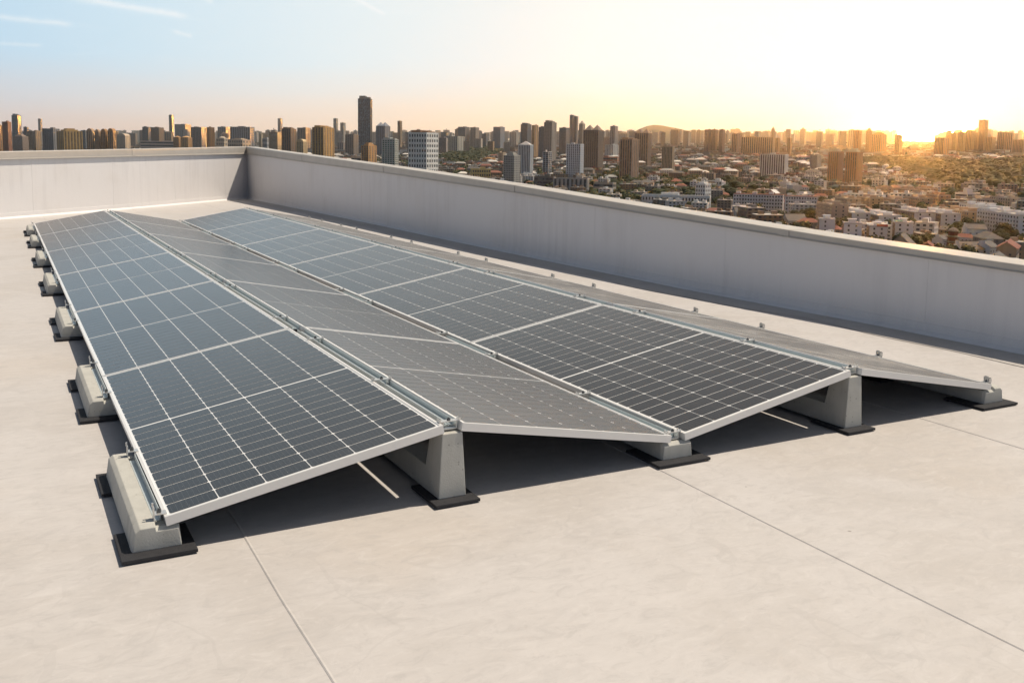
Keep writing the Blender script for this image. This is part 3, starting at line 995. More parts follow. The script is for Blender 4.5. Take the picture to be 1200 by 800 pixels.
T(391, 396, 139, 172, 'thin far tower right of the tall gold-sided tower', BEI, 'rib', cw=2, cd=2)
T(399, 405, 144, 172, 'short pale tower between the thin far tower and the tallest tower', BEI, 'rib', cw=2, cd=2)
T(420, 436, 112.5, 184, 'tallest tower of the skyline, dark grey glass with cut corners', (.20, .21, .21), 'glass', cw=6, cd=5, glass=BLUEGLASS, rot=10, front=.86, crown='slab', short='the tallest tower', fl=44)
T(405, 420, 158, 186, 'dim brown block at the foot of the tallest tower', (.24, .20, .17), 'grid', cat='building')
T(412, 424, 183, 199, 'low pale shed roof lit orange in front of the tallest tower', (.58, .44, .32), 'band', fl=2, cat='building', rot=8, front=.9)
T(424, 441, 167, 206, 'dark tower with an orange side below the tallest tower', (.46, .27, .13), 'rib', cw=3, cd=3, front=.45, crown='step')
T(441, 457, 143, 184, 'bluish twin-topped tower right of the tallest tower', (.20, .23, .27), 'rib', cw=5, crown='twopeak', short='the bluish twin-topped tower')
T(466, 471, 142, 176, 'lone slim tan tower above the white slab tower', TAN, 'rib', cw=2, cd=2)
T(448, 466.5, 161, 212, 'grey tower with a green glass stripe down its front', (.44, .45, .42), 'grid', cw=5, cd=3, glass=glass_mat('green_glass', (.015, .06, .045), .1), front=.78, crown='slab', short='the green-striped tower')
wb = T(479, 513, 152.5, 220, 'white slab tower with square dark windows and a brown roof house', (.72, .71, .68), 'grid', fl=11, cw=7, cd=5, front=.60, rot=30, crown='slab', crowncol=(.26, .15, .09), short='the white slab tower', pw=.42, sp=.46)
T(523, 544, 160, 182, 'pale cream pair of blocks in the distance right of the white slab tower', (.48, .46, .40), 'rib', cw=6, cat='building')
T(537, 550, 149, 176, 'square dark slate tower on the skyline above the wooded slope', (.17, .18, .20), 'grid', cw=5)
T(551, 561, 149.5, 176, 'grey tower with an orange edge beside the slate tower', (.36, .30, .25), 'rib', cw=3)
T(578, 591, 149, 178, 'broad bluish slab tower left of the white crowned tower', (.22, .24, .27), 'column', cw=6)
T(551, 575, 198, 216, 'long low yellow-lit block with rows of square windows near the parapet', (.60, .45, .20), 'grid', fl=4, cw=8, cd=3, rot=-12, front=.88, cat='building', short='the yellow low block', dep=14)
T(566, 580, 184, 196, 'small orange house with a slanted roof on the wooded slope', (.56, .30, .13), 'grid', fl=3, crown='pyramid', cat='house')
T(584, 592, 179, 196, 'small white and orange block beside the grey stepped tower', (.55, .42, .30), 'rib', cw=3, cat='building')
T(590, 609, 178, 222, 'grey stepped tower with small windows close behind the parapet', (.36, .35, .33), 'grid', cw=6, cd=4, crown='step', short='the grey stepped tower')
T(607, 624, 165, 214, 'white tower with a red crown and pale pointed cap', (.58, .60, .62), 'slot', cw=7, cd=4, front=.8, crown='pyramid', crowncol=(.5, .48, .46), short='the white red-crowned tower')
T(610, 622, 144, 182, 'dark blue tower behind the white red-crowned tower', BLU, 'rib', cw=5, crown='slab')
T(623, 630, 147, 188, 'slim tower with an orange flank beside the red-crowned tower', (.48, .30, .16), 'rib', cw=2, cd=2, front=.4)
# ---- central cluster
T(631, 640, 149, 190, 'dark ribbed slab at the left of the tall portal tower', (.22, .22, .23), 'slot', cw=4)
T(637, 651, 141, 196, 'tall tower topped by a square portal frame, orange on its side', (.30, .27, .24), 'column', cw=4, cd=3, crown='slab', short='the tall portal tower')
T(636, 646, 178, 207, 'small blue glass block in a pale frame below the portal tower', (.45, .46, .48), 'glass', glass=BLUEGLASS, cw=2, cd=2, rot=14)
T(655, 667, 150, 186, 'wide dark slab behind the white blue-tinted tower', (.20, .19, .19), 'rib', cw=5)
T(667, 672, 135, 182, 'left and taller of two slim twin towers in the centre', (.34, .30, .27), 'rib', cw=3, cd=2, short='the slim twin towers')
T(672.5, 676.5, 136.5, 182, 'right one of the two slim twin towers in the centre', (.36, .31, .27), 'rib', cw=3, cd=2)
T(678, 684.5, 141, 184, 'pale spired tower right of the slim twin towers', (.42, .37, .31), 'rib', cw=3, cd=2, crown='pyramid')
T(663.5, 683, 169, 214, 'white tower of joined round bays below the slim twin towers', (.58, .61, .65), 'rib', cw=7, cd=4, front=.8, short='the white bayed tower', crown='flat')
T(683, 706, 146, 203, 'massive dark brown tower with two peaked tops', (.22, .18, .15), 'rib', cw=7, cd=4, front=.74, crown='twopeak', short='the two-peaked brown tower')
T(714.5, 723, 148, 182, 'grey tower with a pale stripe between the two brown towers', (.38, .37, .36), 'slot', cw=3)
T(709, 724, 170, 190, 'pale bluish slab at the foot of the striped grey tower', (.46, .49, .50), 'rib', cw=5, cat='building')
T(703, 725, 184, 195, 'brick red low hall below the pale bluish slab', (.34, .17, .13), 'band', fl=3, rot=8, front=.9, cat='hall')
T(726, 747.5, 161, 213, 'brown tower with a gold striped side', (.32, .23, .17), 'slot', cw=5, cd=4, front=.62, crown='slab', short='the gold-striped brown tower')
T(743, 762, 150.5, 198, 'taller plain brown tower behind the gold-striped tower', (.28, .21, .16), 'slot', cw=6, cd=3, front=.8, crown='twopeak', short='the plain brown tower')
T(775, 789, 172, 208, 'flat tan slab tower standing alone right of the brown towers', (.38, .32, .24), 'slot', cw=7, cd=3, front=.84, short='the lone tan slab')
T(648, 690, 209, 229, 'long grey block of four bays with a rounded right end', (.40, .38, .36), 'slot', fl=4, cw=8, cd=3, rot=10, front=.93, cat='building', dep=16, short='the long grey four-bay block')
T(626, 650, 207, 224, 'dark flat-roofed block left of the long grey four-bay block', (.16, .155, .15), 'band', fl=4, rot=8, front=.92, cat='building', dep=18)
T(695, 722, 214, 231, 'low weathered courtyard building right of the long grey block', (.34, .31, .27), 'band', fl=3, rot=16, front=.8, cat='building', dep=16)
T(731, 738, 190, 213, 'small grey block at the foot of the gold-striped brown tower', (.36, .35, .34), 'grid', cw=3, cat='building')
# ---- white school, slab, apartment terraces
T(752, 832, 229, 243, 'long low white building with a row of square dark windows', (.66, .67, .68), 'grid', fl=2, cw=22, cd=3, rot=6, front=.97, cat='building', dep=14, pw=.52, sp=.5, short='the long white building', roofm=ROOFW)
T(815, 832, 213, 239, 'white stepped block rising behind the right end of the long white building', (.64, .64, .64), 'grid', fl=5, cw=4, cd=3, crown='step', cat='building', roofm=ROOFW)
T(826, 847, 212, 224, 'white block with small windows behind the stepped white block', (.60, .60, .60), 'grid', fl=3, cw=6, rot=10, front=.9, cat='building', roofm=ROOFW)
T(891, 921, 181, 213, 'broad white-ended slab with a grey ribbed face in the middle distance', (.58, .60, .62), 'slot', cw=11, cd=3, front=.92, rot=14, cat='building', short='the broad white-ended slab', dep=22)
for i, (a, b, t, bt) in enumerate(((825, 832.5, 152, 182), (833, 840, 152, 182), (842, 848.5, 152, 182), (857, 866, 157, 184))):
    T(a, b, t, bt, ['left', 'middle', 'right', 'detached shorter'][i]+' hazy brown tower of the four left of the wide tan wall', (.34, .22, .16), 'slot', cw=3, cd=2, group='four brown towers before the wide tan wall', short='the four brown towers')
T(868, 907, 161, 185, 'very wide tan wall of joined apartment towers in the haze', (.40, .31, .21), 'slot', cw=15, front=.92, rot=10, cat='building', short='the wide tan wall', dep=40)
T(908, 913, 162, 184, 'narrow hazy tan tower right of the wide tan wall', TAN, 'slot', cw=2, cd=2)
T(922, 927, 162, 184, 'second narrow hazy tan tower right of the wide tan wall', TAN, 'slot', cw=2, cd=2)
T(903.5, 906.5, 148, 176, 'thin spired tower on the horizon above the wide tan wall', TAN, 'rib', cw=2, cd=2, crown='pyramid')
T(949, 961, 182, 204, 'pale ribbed block left of the two round-shouldered brown towers', (.46, .43, .38), 'slot', cw=6, cat='building')
T(969.5, 986, 173.5, 220, 'left one of the two round-shouldered brown towers', (.30, .17, .11), 'slot', cw=5, cd=4, front=.66, crown='step', crowncol=(.42, .40, .37), short='the round-shouldered brown towers')
T(990, 1008, 173.5, 224, 'right and nearer of the two round-shouldered brown towers', (.32, .18, .11), 'slot', cw=5, cd=4, front=.66, crown='step', crowncol=(.42, .40, .37), short='the round-shouldered brown towers')
# ---- right, in the glow
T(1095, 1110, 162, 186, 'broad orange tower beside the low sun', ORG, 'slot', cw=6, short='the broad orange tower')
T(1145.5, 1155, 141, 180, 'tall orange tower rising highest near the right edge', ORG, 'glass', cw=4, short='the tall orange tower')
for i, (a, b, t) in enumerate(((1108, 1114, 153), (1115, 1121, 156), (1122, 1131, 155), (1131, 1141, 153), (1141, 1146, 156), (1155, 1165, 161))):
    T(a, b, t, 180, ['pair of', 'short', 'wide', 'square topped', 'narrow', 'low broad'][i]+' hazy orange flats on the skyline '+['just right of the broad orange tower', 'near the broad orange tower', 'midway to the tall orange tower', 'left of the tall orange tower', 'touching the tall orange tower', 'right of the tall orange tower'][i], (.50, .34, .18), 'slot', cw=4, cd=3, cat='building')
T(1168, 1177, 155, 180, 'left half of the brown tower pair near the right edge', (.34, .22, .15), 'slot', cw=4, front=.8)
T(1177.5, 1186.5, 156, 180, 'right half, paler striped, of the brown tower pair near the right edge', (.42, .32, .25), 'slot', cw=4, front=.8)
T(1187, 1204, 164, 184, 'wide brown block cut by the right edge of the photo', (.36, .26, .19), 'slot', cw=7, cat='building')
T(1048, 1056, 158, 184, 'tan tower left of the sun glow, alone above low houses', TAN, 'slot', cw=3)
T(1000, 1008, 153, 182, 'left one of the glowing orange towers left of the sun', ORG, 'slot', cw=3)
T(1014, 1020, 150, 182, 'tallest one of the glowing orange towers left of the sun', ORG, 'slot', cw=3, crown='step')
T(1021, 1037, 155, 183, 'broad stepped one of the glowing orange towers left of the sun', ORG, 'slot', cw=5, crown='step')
T(1120, 1145, 226, 243, 'white flat-roofed block with red roof edge at the near side of the wood', (.60, .60, .61), 'band', fl=4, cw=6, cd=5, rot=34, front=.5, cat='building', short='the white block by the wood', roofm=ROOFM)

# distant hill on the horizon
def hill(name, pxs, tops, d, label):
    rings = []
    for px, py in zip(pxs, tops):
        v = ray(px, py); k = d/ math.hypot(v.x, v.y)
        q = CAM+v*k
        u2 = Vector((v.x, v.y)).normalized()
        gz = ground_z(q.x, q.y)-40
        rings.append([(q.x-u2.x*900, q.y-u2.y*900, gz), (q.x-u2.x*350, q.y-u2.y*350, gz+(q.z-gz)*.7), (q.x, q.y, q.z), (q.x+u2.x*600, q.y+u2.y*600, gz)])
    tag(MB().loft(rings).build(name, WOODS, fix=True), label, None, None, 'structure')
hill('hill', [728, 742, 750, 758, 766, 775, 785, 796, 806, 822], [160, 155, 151, 148, 146.5, 147, 149, 151, 153.5, 160], 13500, 'low hazy hill on the horizon')

# ---- pagoda and the white old-town houses below the parapet
def gable_house(px, py, W, Dp, H, rot, label, col, roof=TILE, name='house', stepped=False, cat='house', rise=.32):
    p = ground_at(px, py)
    v = p-CAM; az = math.atan2(v.x, v.y)
    root = empty(name, (p.x, p.y, p.z-.3), (0, 0, -az-R(rot)), label, cat)
    rz = H+W*rise
    w = MB()
    w.prism([(-W/2, 0), (W/2, 0), (W/2, H), (0, rz), (-W/2, H)], -Dp/2, Dp/2)
    if stepped:
        for y0, y1 in ((-Dp/2-.35, -Dp/2-.01), (Dp/2+.01, Dp/2+.35)):
            w.box(-W/2-.2, W/2+.2, y0, y1, 0, H+.2); w.box(-W*.36, W*.36, y0, y1, H+.21, H+W*rise*.5); w.box(-W*.2, W*.2, y0, y1, H+W*rise*.5+.01, rz+.8)
    w.build('wall', PAINT, root, fix=True)
    r = MB(); t = .35
    for s in (-1, 1):
        r.add([(s*(W/2+.8), y, H-.4+dz) for y in (-Dp/2+.0 if stepped else -Dp/2-.6, Dp/2-.0 if stepped else Dp/2+.6) for dz in (.05, t)]+
              [(0, y, rz+.05+dz) for y in (-Dp/2+.0 if stepped else -Dp/2-.6, Dp/2 if stepped else Dp/2+.6) for dz in (.05, t)],
              [(0, 1, 3, 2), (0, 2, 6, 4), (1, 5, 7, 3), (4, 6, 7, 5), (0, 4, 5, 1), (2, 3, 7, 6)])
    r.box(-.25, .25, -Dp/2-.2, Dp/2+.2, rz+.3, rz+.75)
    r.build('roof', roof, root, fix=True)
    g = MB()
    for y0, sg in ((-Dp/2-(.36 if stepped else .01), -1), (Dp/2+(.36 if stepped else .01), 1)):
        for z in (H*.28, H*.68):
            for x in (-W*.25, W*.2):
                ya, yb = sorted((y0, y0+sg*.12))
                g.box(x-.7, x+.7, ya, yb, z-.6, z+.7)
    for x0, sg in ((-W/2-.01, -1), (W/2+.01, 1)):
        for k in range(max(2, int(Dp/4))):
            y = -Dp/2+(k+.5)*Dp/max(2, int(Dp/4))
            xa, xb = sorted((x0, x0+sg*.12))
            for z in (H*.3, H*.7):
                g.box(xa, xb, y-.7, y+.7, z-.6, z+.7)
    g.build('windows', GLASS, root)
    set_color(root, col)
    FOOT.append((p.x, p.y, max(W, Dp)*.55))
    LAND.append((px, py, py, label, root))
    return root
pg = ground_at(1115, 301)
vv = pg-CAM
az = math.atan2(vv.x, vv.y)
pagoda = empty('pagoda', (pg.x, pg.y, pg.z), (0, 0, -az-R(12)), 'dark red five-storey pagoda with flared eaves among white houses', 'pagoda')
hh = depth(pg)/F_PX*37
tier = hh*.86/5
def oct_ring(r, z, n=8): return [(r*math.cos(2*math.pi*(i+.5)/n), r*math.sin(2*math.pi*(i+.5)/n), z) for i in range(n)]
for k in range(5):
    r0 = hh*(.235-.024*k); z0 = k*tier
    MB().loft([oct_ring(r0*.92, z0), oct_ring(r0*.88, z0+tier*.72)]).build('storey', WOODR, pagoda, fix=True)
    e = MB().loft([oct_ring(r0*1.38, z0+tier*.70), oct_ring(r0*1.42, z0+tier*.78), oct_ring(r0*1.05, z0+tier*.86), oct_ring(r0*.86, z0+tier*1.0)])
    e.build('eave', TILE, pagoda, fix=True)
    rl = MB()
    for i in range(8):
        a = 2*math.pi*(i+.5)/8
        rl.cyl(r0*1.0*math.cos(a), r0*1.0*math.sin(a), z0, z0+tier*.72, .18, .18, 5)
    rl.loft([oct_ring(r0*1.06, z0+tier*.12), oct_ring(r0*1.06, z0+tier*.26), oct_ring(r0*.98, z0+tier*.26), oct_ring(r0*.98, z0+tier*.12)])
    rl.build('gallery', WOODR, pagoda, fix=True)
MB().loft([oct_ring(hh*.17, 5*tier-.02), oct_ring(hh*.08, 5*tier+hh*.05), oct_ring(hh*.012, hh*.94), oct_ring(hh*.012, hh*1.02)]).build('spire', TILE, pagoda, fix=True)
FOOT.append((pg.x, pg.y, hh*.36))
gable_house(1136, 305, 12, 17, 8.5, 62, 'white house with stepped gables and dark tiled roof right of the pagoda', (.66, .67, .68), TILE, stepped=True)
gable_house(1154, 305, 10, 13, 9.5, 20, 'white gabled house rightmost of the two beside the pagoda', (.66, .67, .68), TILE, stepped=True)
gable_house(1141, 286, 10, 14, 12, 70, 'taller white house with arched top wall behind the pagoda', (.64, .65, .66), TILE, stepped=True)
gable_house(1102, 298, 7, 11, 11, 25, 'narrow white house with dark windows left of the pagoda', (.64, .65, .66), TILE, stepped=True)
gable_house(1086, 304, 11, 12, 8, 5, 'orange-walled gabled house left of the narrow white house', (.46, .28, .16), REDTILE)
gable_house(1056, 302, 14, 18, 9, 8, 'brown pitched roof house close behind the parapet', (.36, .30, .24), TILE, rise=.5)
gable_house(1070, 306, 8, 14, 6, 12, 'small dark tiled shed between the brown and the orange houses', (.30, .26, .22), TILE)
gable_house(1166, 322, 12, 22, 9, 6, 'dark roofed old house below the pagoda near the parapet', (.30, .27, .24), TILE)
gable_house(1180, 311, 11, 26, 12, 4, 'long timber fronted house with pale roof edges at the right', (.34, .27, .20), REDTILE)
gable_house(1203, 326, 12, 14, 8, 15, 'white cottage cut by the right edge above the parapet', (.62, .62, .62), TILE)
gable_house(1140, 318, 9, 20, 5, 40, 'low tiled roof with white ridge lines in front of the pagoda', (.5, .49, .47), TILE)

# ---- six-storey walk-up slabs running back from the parapet
def flats(px, py, Wm, L, fl, rot, label, col, roof='pale', trim=None, balc=True):
    """white gable end towards the viewer at pixel px,py; the block runs away behind it"""
    p = ground_at(px, py)
    v = p-CAM; az = math.atan2(v.x, v.y)
    Wm *= .95; L *= .9 if py > 262 else .68
    H = fl*2.95*1.06
    FH = H/fl
    root = empty('apartment_block', (p.x, p.y, p.z-.3), (0, 0, -az-R(rot)), label, 'apartment block', 'walk-up apartment blocks below the parapet')
    # local +y runs away from the viewer
    core, wall = MB(), MB()
    n = max(3, int(L/4.2))
    facade(Wm, L, H, fl, 3, n, .42, .46, ('f', 'b'), 0, core, wall, 0, L/2, .28)
    core.build('glazing', GLASS, root)
    sw = wall.build('side_wall', PAINT, root)
    MB().box(-Wm/2-.3, Wm/2+.3, -.30, -.02, 0, H).build('gable_wall', PAINT, root)
    MB().box(-Wm/2-.3, Wm/2+.3, L+.02, L+.30, 0, H).build('gable_wall', PAINT, root)
    g = MB()
    for k in range(fl):
        for x in ((-.12*Wm,) if Wm < 11 else (-.24*Wm, .2*Wm)):
            g.box(x-.65, x+.65, -.40, -.285, k*FH+1.0, k*FH+2.5)
    g.build('windows', GLASS, root)
    if balc:
        b = MB()
        for sx in (-1, 1):
            for j in range(1, n, 3):
                y = (j+.5)*L/n
                for k in range(1, fl):
                    xa, xb = sorted((sx*(Wm/2+.31), sx*(Wm/2+1.35)))
                    b.box(xa, xb, y-1.7, y+1.7, k*FH-.1, k*FH+1.0)
        b.build('balconies', PAINT, root)
    r = MB()
    if roof == 'hip':
        r.add([(-Wm/2-.7, -.7, H), (Wm/2+.7, -.7, H), (Wm/2+.7, L+.7, H), (-Wm/2-.7, L+.7, H), (0, Wm*.5, H+2.8), (0, L-Wm*.5, H+2.8)],
              [(0, 1, 4), (1, 2, 5, 4), (2, 3, 5), (3, 0, 4, 5), (3, 2, 1, 0)])
        ro = r.build('roof', REDTILE if trim == 'red' else TILE, root, fix=True)
    else:
        r.box(-Wm/2-.45, Wm/2+.45, -.45, L+.45, H+.01, H+.4)
        ro = r.build('roof', ROOFW if roof == 'pale' else ROOFM, root)
        h = MB()
        for j in range(max(1, int(L/16))):
            y = (j+.5)*L/max(1, int(L/16))
            h.box(-Wm*.22, Wm*.2, y-2.2, y+2.2, H+.41, H+2.9)
            h.box(-Wm*.3, Wm*.28, y-2.6, y+2.6, H+2.91, H+3.1)
        h.build('stair_hut', PAINT, ro)
        a = MB()
        a.box(-Wm/2-.4, Wm/2+.4, -.42, -.2, H+.41, H+1.1); a.box(-Wm/2-.42, -Wm/2-.2, -.19, L+.2, H+.41, H+1.1); a.box(Wm/2+.2, Wm/2+.42, -.19, L+.2, H+.41, H+1.1)
        a.build('roof_parapet', PAINT, root)
    if trim == 'yellow':
        y_ = MB()
        for k in range(fl):
            y_.box(Wm/2+.32, Wm/2+.5, .2, 1.1, k*FH+.5, k*FH+1.7)
        y_.build('yellow_panel', GOLD, root)
    if trim == 'green':
        MB().box(-Wm/2-.6, -Wm*.1, -.6, 6, H+1.2, H+1.6).build('canopy', GREENP, root)
    if trim == 'redsign':
        MB().box(-Wm*.1, Wm/2+.5, -.6, -.44, H+.4, H+1.9).build('roof_sign', REDP, root)
    set_color(root, col)
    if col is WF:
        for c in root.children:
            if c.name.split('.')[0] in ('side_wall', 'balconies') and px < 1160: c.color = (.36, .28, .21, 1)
    q = Matrix.Rotation(-az-R(rot), 2) @ Vector((0, 1))
    for k in range(max(1, int(L/12))):
        FOOT.append((p.x+q.x*(k+.5)*12, p.y+q.y*(k+.5)*12, Wm*.5+2))
    LAND.append((px, py, py, label, root))
    return root
WF = (.64, .65, .68)
FL = [
 (968, 287, 11, 18, 6, -4, 'white gable block with yellow edge panels, leftmost of the front row', WF, 'pale', 'yellow'),
 (998, 293, 12, 18, 6, -4, 'white gable block with yellow edge panels, second in the front row', WF, 'felt', 'yellow'),
 (1028, 291, 12, 22, 5, -6, 'white gable block with a red rooftop sign in the front row', WF, 'felt', 'redsign'),
 (1058, 292, 12, 20, 6, -6, 'white gable block with a green rooftop canopy', WF, 'pale', 'green'),
 (983, 271, 14, 52, 7, -16, 'tan seven-storey block rising behind the leftmost white gables', (.46, .37, .29), 'felt', None),
 (1010, 272, 18, 60, 5, -16, 'white fronted block with a long pale sunlit roof left of centre row', WF, 'pale', None),
 (1042, 276, 18, 60, 5, -16, 'white fronted block with a sunlit roof terrace in the middle row', WF, 'pale', None),
 (1083, 271, 18, 62, 5, -20, 'white ended flats with balconies left of the pagoda in the second row', WF, 'felt', None),
 (1113, 273, 16, 55, 5, -20, 'white ended flats directly behind the pagoda', WF, 'pale', None),
 (1144, 270, 15, 60, 5, -24, 'ochre flats with striped balconies behind the pagoda to the right', (.50, .36, .24), 'pale', None),
 (1166, 268, 14, 58, 6, -28, 'white ended flats right of the ochre striped flats', WF, 'pale', None),
 (1184, 274, 14, 66, 6, -30, 'long white flats with a pale roof second from the right edge', WF, 'pale', None),
 (1203, 281, 15, 70, 6, -30, 'long white flats cut by the right edge of the photo', WF, 'pale', None),
 (1000, 251, 14, 60, 5, -18, 'tan flats with a pale roof behind the left middle row', (.44, .34, .26), 'pale', None),
 (1026, 250, 14, 62, 5, -18, 'brown flats with a lit roof edge behind the middle row', (.40, .30, .22), 'pale', None),
 (1056, 252, 14, 62, 5, -20, 'pinkish flats with a lit roof behind the second row', (.48, .36, .28), 'pale', None),
 (1084, 250, 14, 58, 5, -22, 'dusky brown flats with a sunlit roof in the third row', (.40, .29, .22), 'pale', None),
 (1106, 246, 13, 50, 5, -22, 'orange-brown flats left of the white block by the wood', (.46, .28, .18), 'pale', None),
 (1160, 252, 13, 56, 5, -28, 'grey-brown flats behind the white flats at the right', (.40, .34, .28), 'pale', None),
 (1190, 250, 14, 60, 5, -30, 'grey flats with a lit roof near the right edge behind the long white flats', (.44, .38, .32), 'pale', None),
 (1018, 235, 13, 55, 5, -20, 'hazy brown flats in the fourth row, leftmost', (.42, .31, .22), 'pale', None),
 (1045, 236, 13, 55, 5, -20, 'hazy brown flats in the fourth row, second', (.44, .31, .22), 'felt', None),
 (1070, 237, 13, 52, 5, -22, 'hazy brown flats in the fourth row, third', (.42, .30, .22), 'pale', None),
 (1092, 236, 13, 50, 5, -24, 'hazy brown flats in the fourth row, rightmost', (.44, .30, .20), 'pale', None),
]
for a in FL: flats(*a)
# curved terraces of white balconied flats, red roof edges
def terrace(px0, px1, py, fl, rot, label, nseg):
    for k in range(1):
        pm = (px0+px1)/2
        p = ground_at(pm, py); d = depth(p)
        W = (px1-px0)*d/F_PX
        v = p-CAM; az = math.atan2(v.x, v.y)
        root = empty('apartment_terrace', (p.x, p.y, p.z-.3), (0, 0, -az-R(rot)), label, 'apartment block')
        H = fl*3.5
        core, wall, red, bal = MB(), MB(), MB(), MB()
        bay = W/nseg
        for s in range(nseg):
            x = -W/2+(s+.5)*bay; yo = (s % 2)*1.6-.004*s
            facade(bay*.97, 11, H, fl, 3, 3, .42, .5, (), 0, core, wall, x, yo, .3)
            red.box(x-bay*.5, x+bay*.5, yo-6.2, yo+6.0, H+.02, H+.55)
            for f in range(1, fl):
                bal.box(x-bay*.30, x+bay*.30, yo-7.0, yo-5.85, f*3.5-.1, f*3.5+1.1)
        core.build('glazing', GLASS, root); wall.build('wall', PAINT, root)
        red.build('roof_edge', REDTILE, root); bal.build('balconies', PAINT, root)
        h = MB()
        for s in range(0, nseg, 2):
            x = -W/2+(s+.5)*bay
            h.box(x-2, x+2.4, -2, 2, H+.56, H+2.8)
        h.build('stair_hut', PAINT, root)
        set_color(root, (.64, .65, .67))
        for s in range(nseg):
            q = Matrix.Rotation(-az-R(rot), 2) @ Vector((-W/2+(s+.5)*bay, 0))
            FOOT.append((p.x+q.x, p.y+q.y, 12))
        LAND.append((pm, py, py, label, root))
terrace(860, 916, 252, 6, 6, 'white balconied terrace with red roof edge, left of two', 6)
terrace(920, 955, 255, 6, -4, 'white balconied terrace with red roof edge, right of two', 4)
gable_house(870, 259, 13, 16, 9, 75, 'grey gabled house below the left white terrace', (.5, .48, .46), TILE)
gable_house(902, 264, 14, 18, 8, 80, 'low white front house below the left white terrace', (.62, .62, .62), TILE)
gable_house(930, 270, 16, 16, 9, 70, 'arched white house between the terraces and the parapet', (.60, .60, .60), TILE)
gable_house(905, 240, 11, 14, 14, 20, 'reddish house with a white roof top behind the left terrace', (.34, .20, .15), ROOFW)
gable_house(940, 240, 12, 18, 11, 30, 'tan house with a bright sunlit roof behind the right terrace', (.44, .34, .26), ROOFW)

# ------------------------------------------------------------------ trees
def crown_mesh(seed, n=210):
    """unit crown, 1 high, about .9 wide: leaf tufts spread through an uneven volume"""
    rnd = random.Random(seed)
    lobes = [(rnd.uniform(-.22, .22), rnd.uniform(-.22, .22), rnd.uniform(.35, .78), rnd.uniform(.17, .28)) for _ in range(7)]
    mb = MB()
    for i in range(n):
        lx, ly, lz, lr = lobes[i % 7]
        th, ph = rnd.uniform(0, 2*math.pi), math.acos(rnd.uniform(-.7, 1))
        rr = lr*rnd.uniform(.72, 1.08)
        c = Vector((lx+rr*math.sin(ph)*math.cos(th), ly+rr*math.sin(ph)*math.sin(th), lz+rr*math.cos(ph)*.95))
        nn = Vector((math.sin(ph)*math.cos(th), math.sin(ph)*math.sin(th), math.cos(ph)))
        nn = (nn+Vector((rnd.uniform(-.6, .6), rnd.uniform(-.6, .6), rnd.uniform(-.3, .7)))).normalized()
        t = nn.orthogonal().normalized(); t.rotate(Matrix.Rotation(rnd.uniform(0, 6.28), 3, nn)); b = nn.cross(t)
        s = rnd.uniform(.05, .095)
        k = nn*s*.35
        mb.add([c+t*s, c+b*s*.8, c-t*s*.9, c-b*s, c+k], [(0, 1, 4), (1, 2, 4), (2, 3, 4), (3, 0, 4)])
    for lx, ly, lz, lr in lobes:      # dense twiggy hearts of the boughs
        rings = []
        for a in (-1, -.4, .3, .8):
            q = math.sqrt(1-a*a)*lr*.7 if abs(a) < 1 else .01
            rings.append([(lx+q*math.cos(j*1.257)*rnd.uniform(.8, 1.2), ly+q*math.sin(j*1.257)*rnd.uniform(.8, 1.2), lz+a*lr*.75) for j in range(5)])
        mb.loft(rings)
    return mb.mesh('crown', LEAF)
CROWNS = [crown_mesh(s) for s in range(5)]
def trunk_mesh():
    mb = MB()
    mb.loft([[(.035*math.cos(i*1.047), .035*math.sin(i*1.047), -.05) for i in range(6)], [(.022*math.cos(i*1.047), .022*math.sin(i*1.047), .45) for i in range(6)], [(.008*math.cos(i*1.047), .008*math.sin(i*1.047), .8) for i in range(6)]])
    for a in (.4, 2.4, 4.6):
        c, s = math.cos(a), math.sin(a)
        mb.loft([[(.014*math.cos(i*2.09), .014*math.sin(i*2.09), .36) for i in range(3)], [(c*.22+.005*math.cos(i*2.09), s*.22+.005*math.sin(i*2.09), .62) for i in range(3)]])
    return mb.mesh('trunk', TRUNK)
TRUNK_ME = trunk_mesh()

# ------------------------------------------------------------------ filler: low houses, far towers and trees
def visible_line(px):
    """image height of the top of the parapet at this column"""
    pts = [(-50, 179), (0, 178), (290, 172), (450, 194), (600, 216), (803, 249), (940, 272.6), (1070, 292), (1200, 311), (1300, 330)]
    for (a, b), (c, d) in zip(pts, pts[1:]):
        if a <= px <= c: return b+(d-b)*(px-a)/(c-a)
    return 330
WOOD = [(1008, 191), (1040, 189), (1090, 193), (1140, 195), (1205, 190), (1205, 222), (1175, 226), (1130, 226), (1105, 228), (1088, 222), (1062, 209), (1030, 202), (1010, 197)]
WOOD2 = [(516, 178), (545, 174), (580, 172), (590, 180), (575, 184), (560, 196), (530, 196), (514, 190)]
def inside(px, py, poly_):
    r = False
    for (a, b), (c, d) in zip(poly_, poly_[1:]+poly_[:1]):
        if (b > py) != (d > py) and px < (c-a)*(py-b)/(d-b)+a: r = not r
    return r
rnd = random.Random(11)

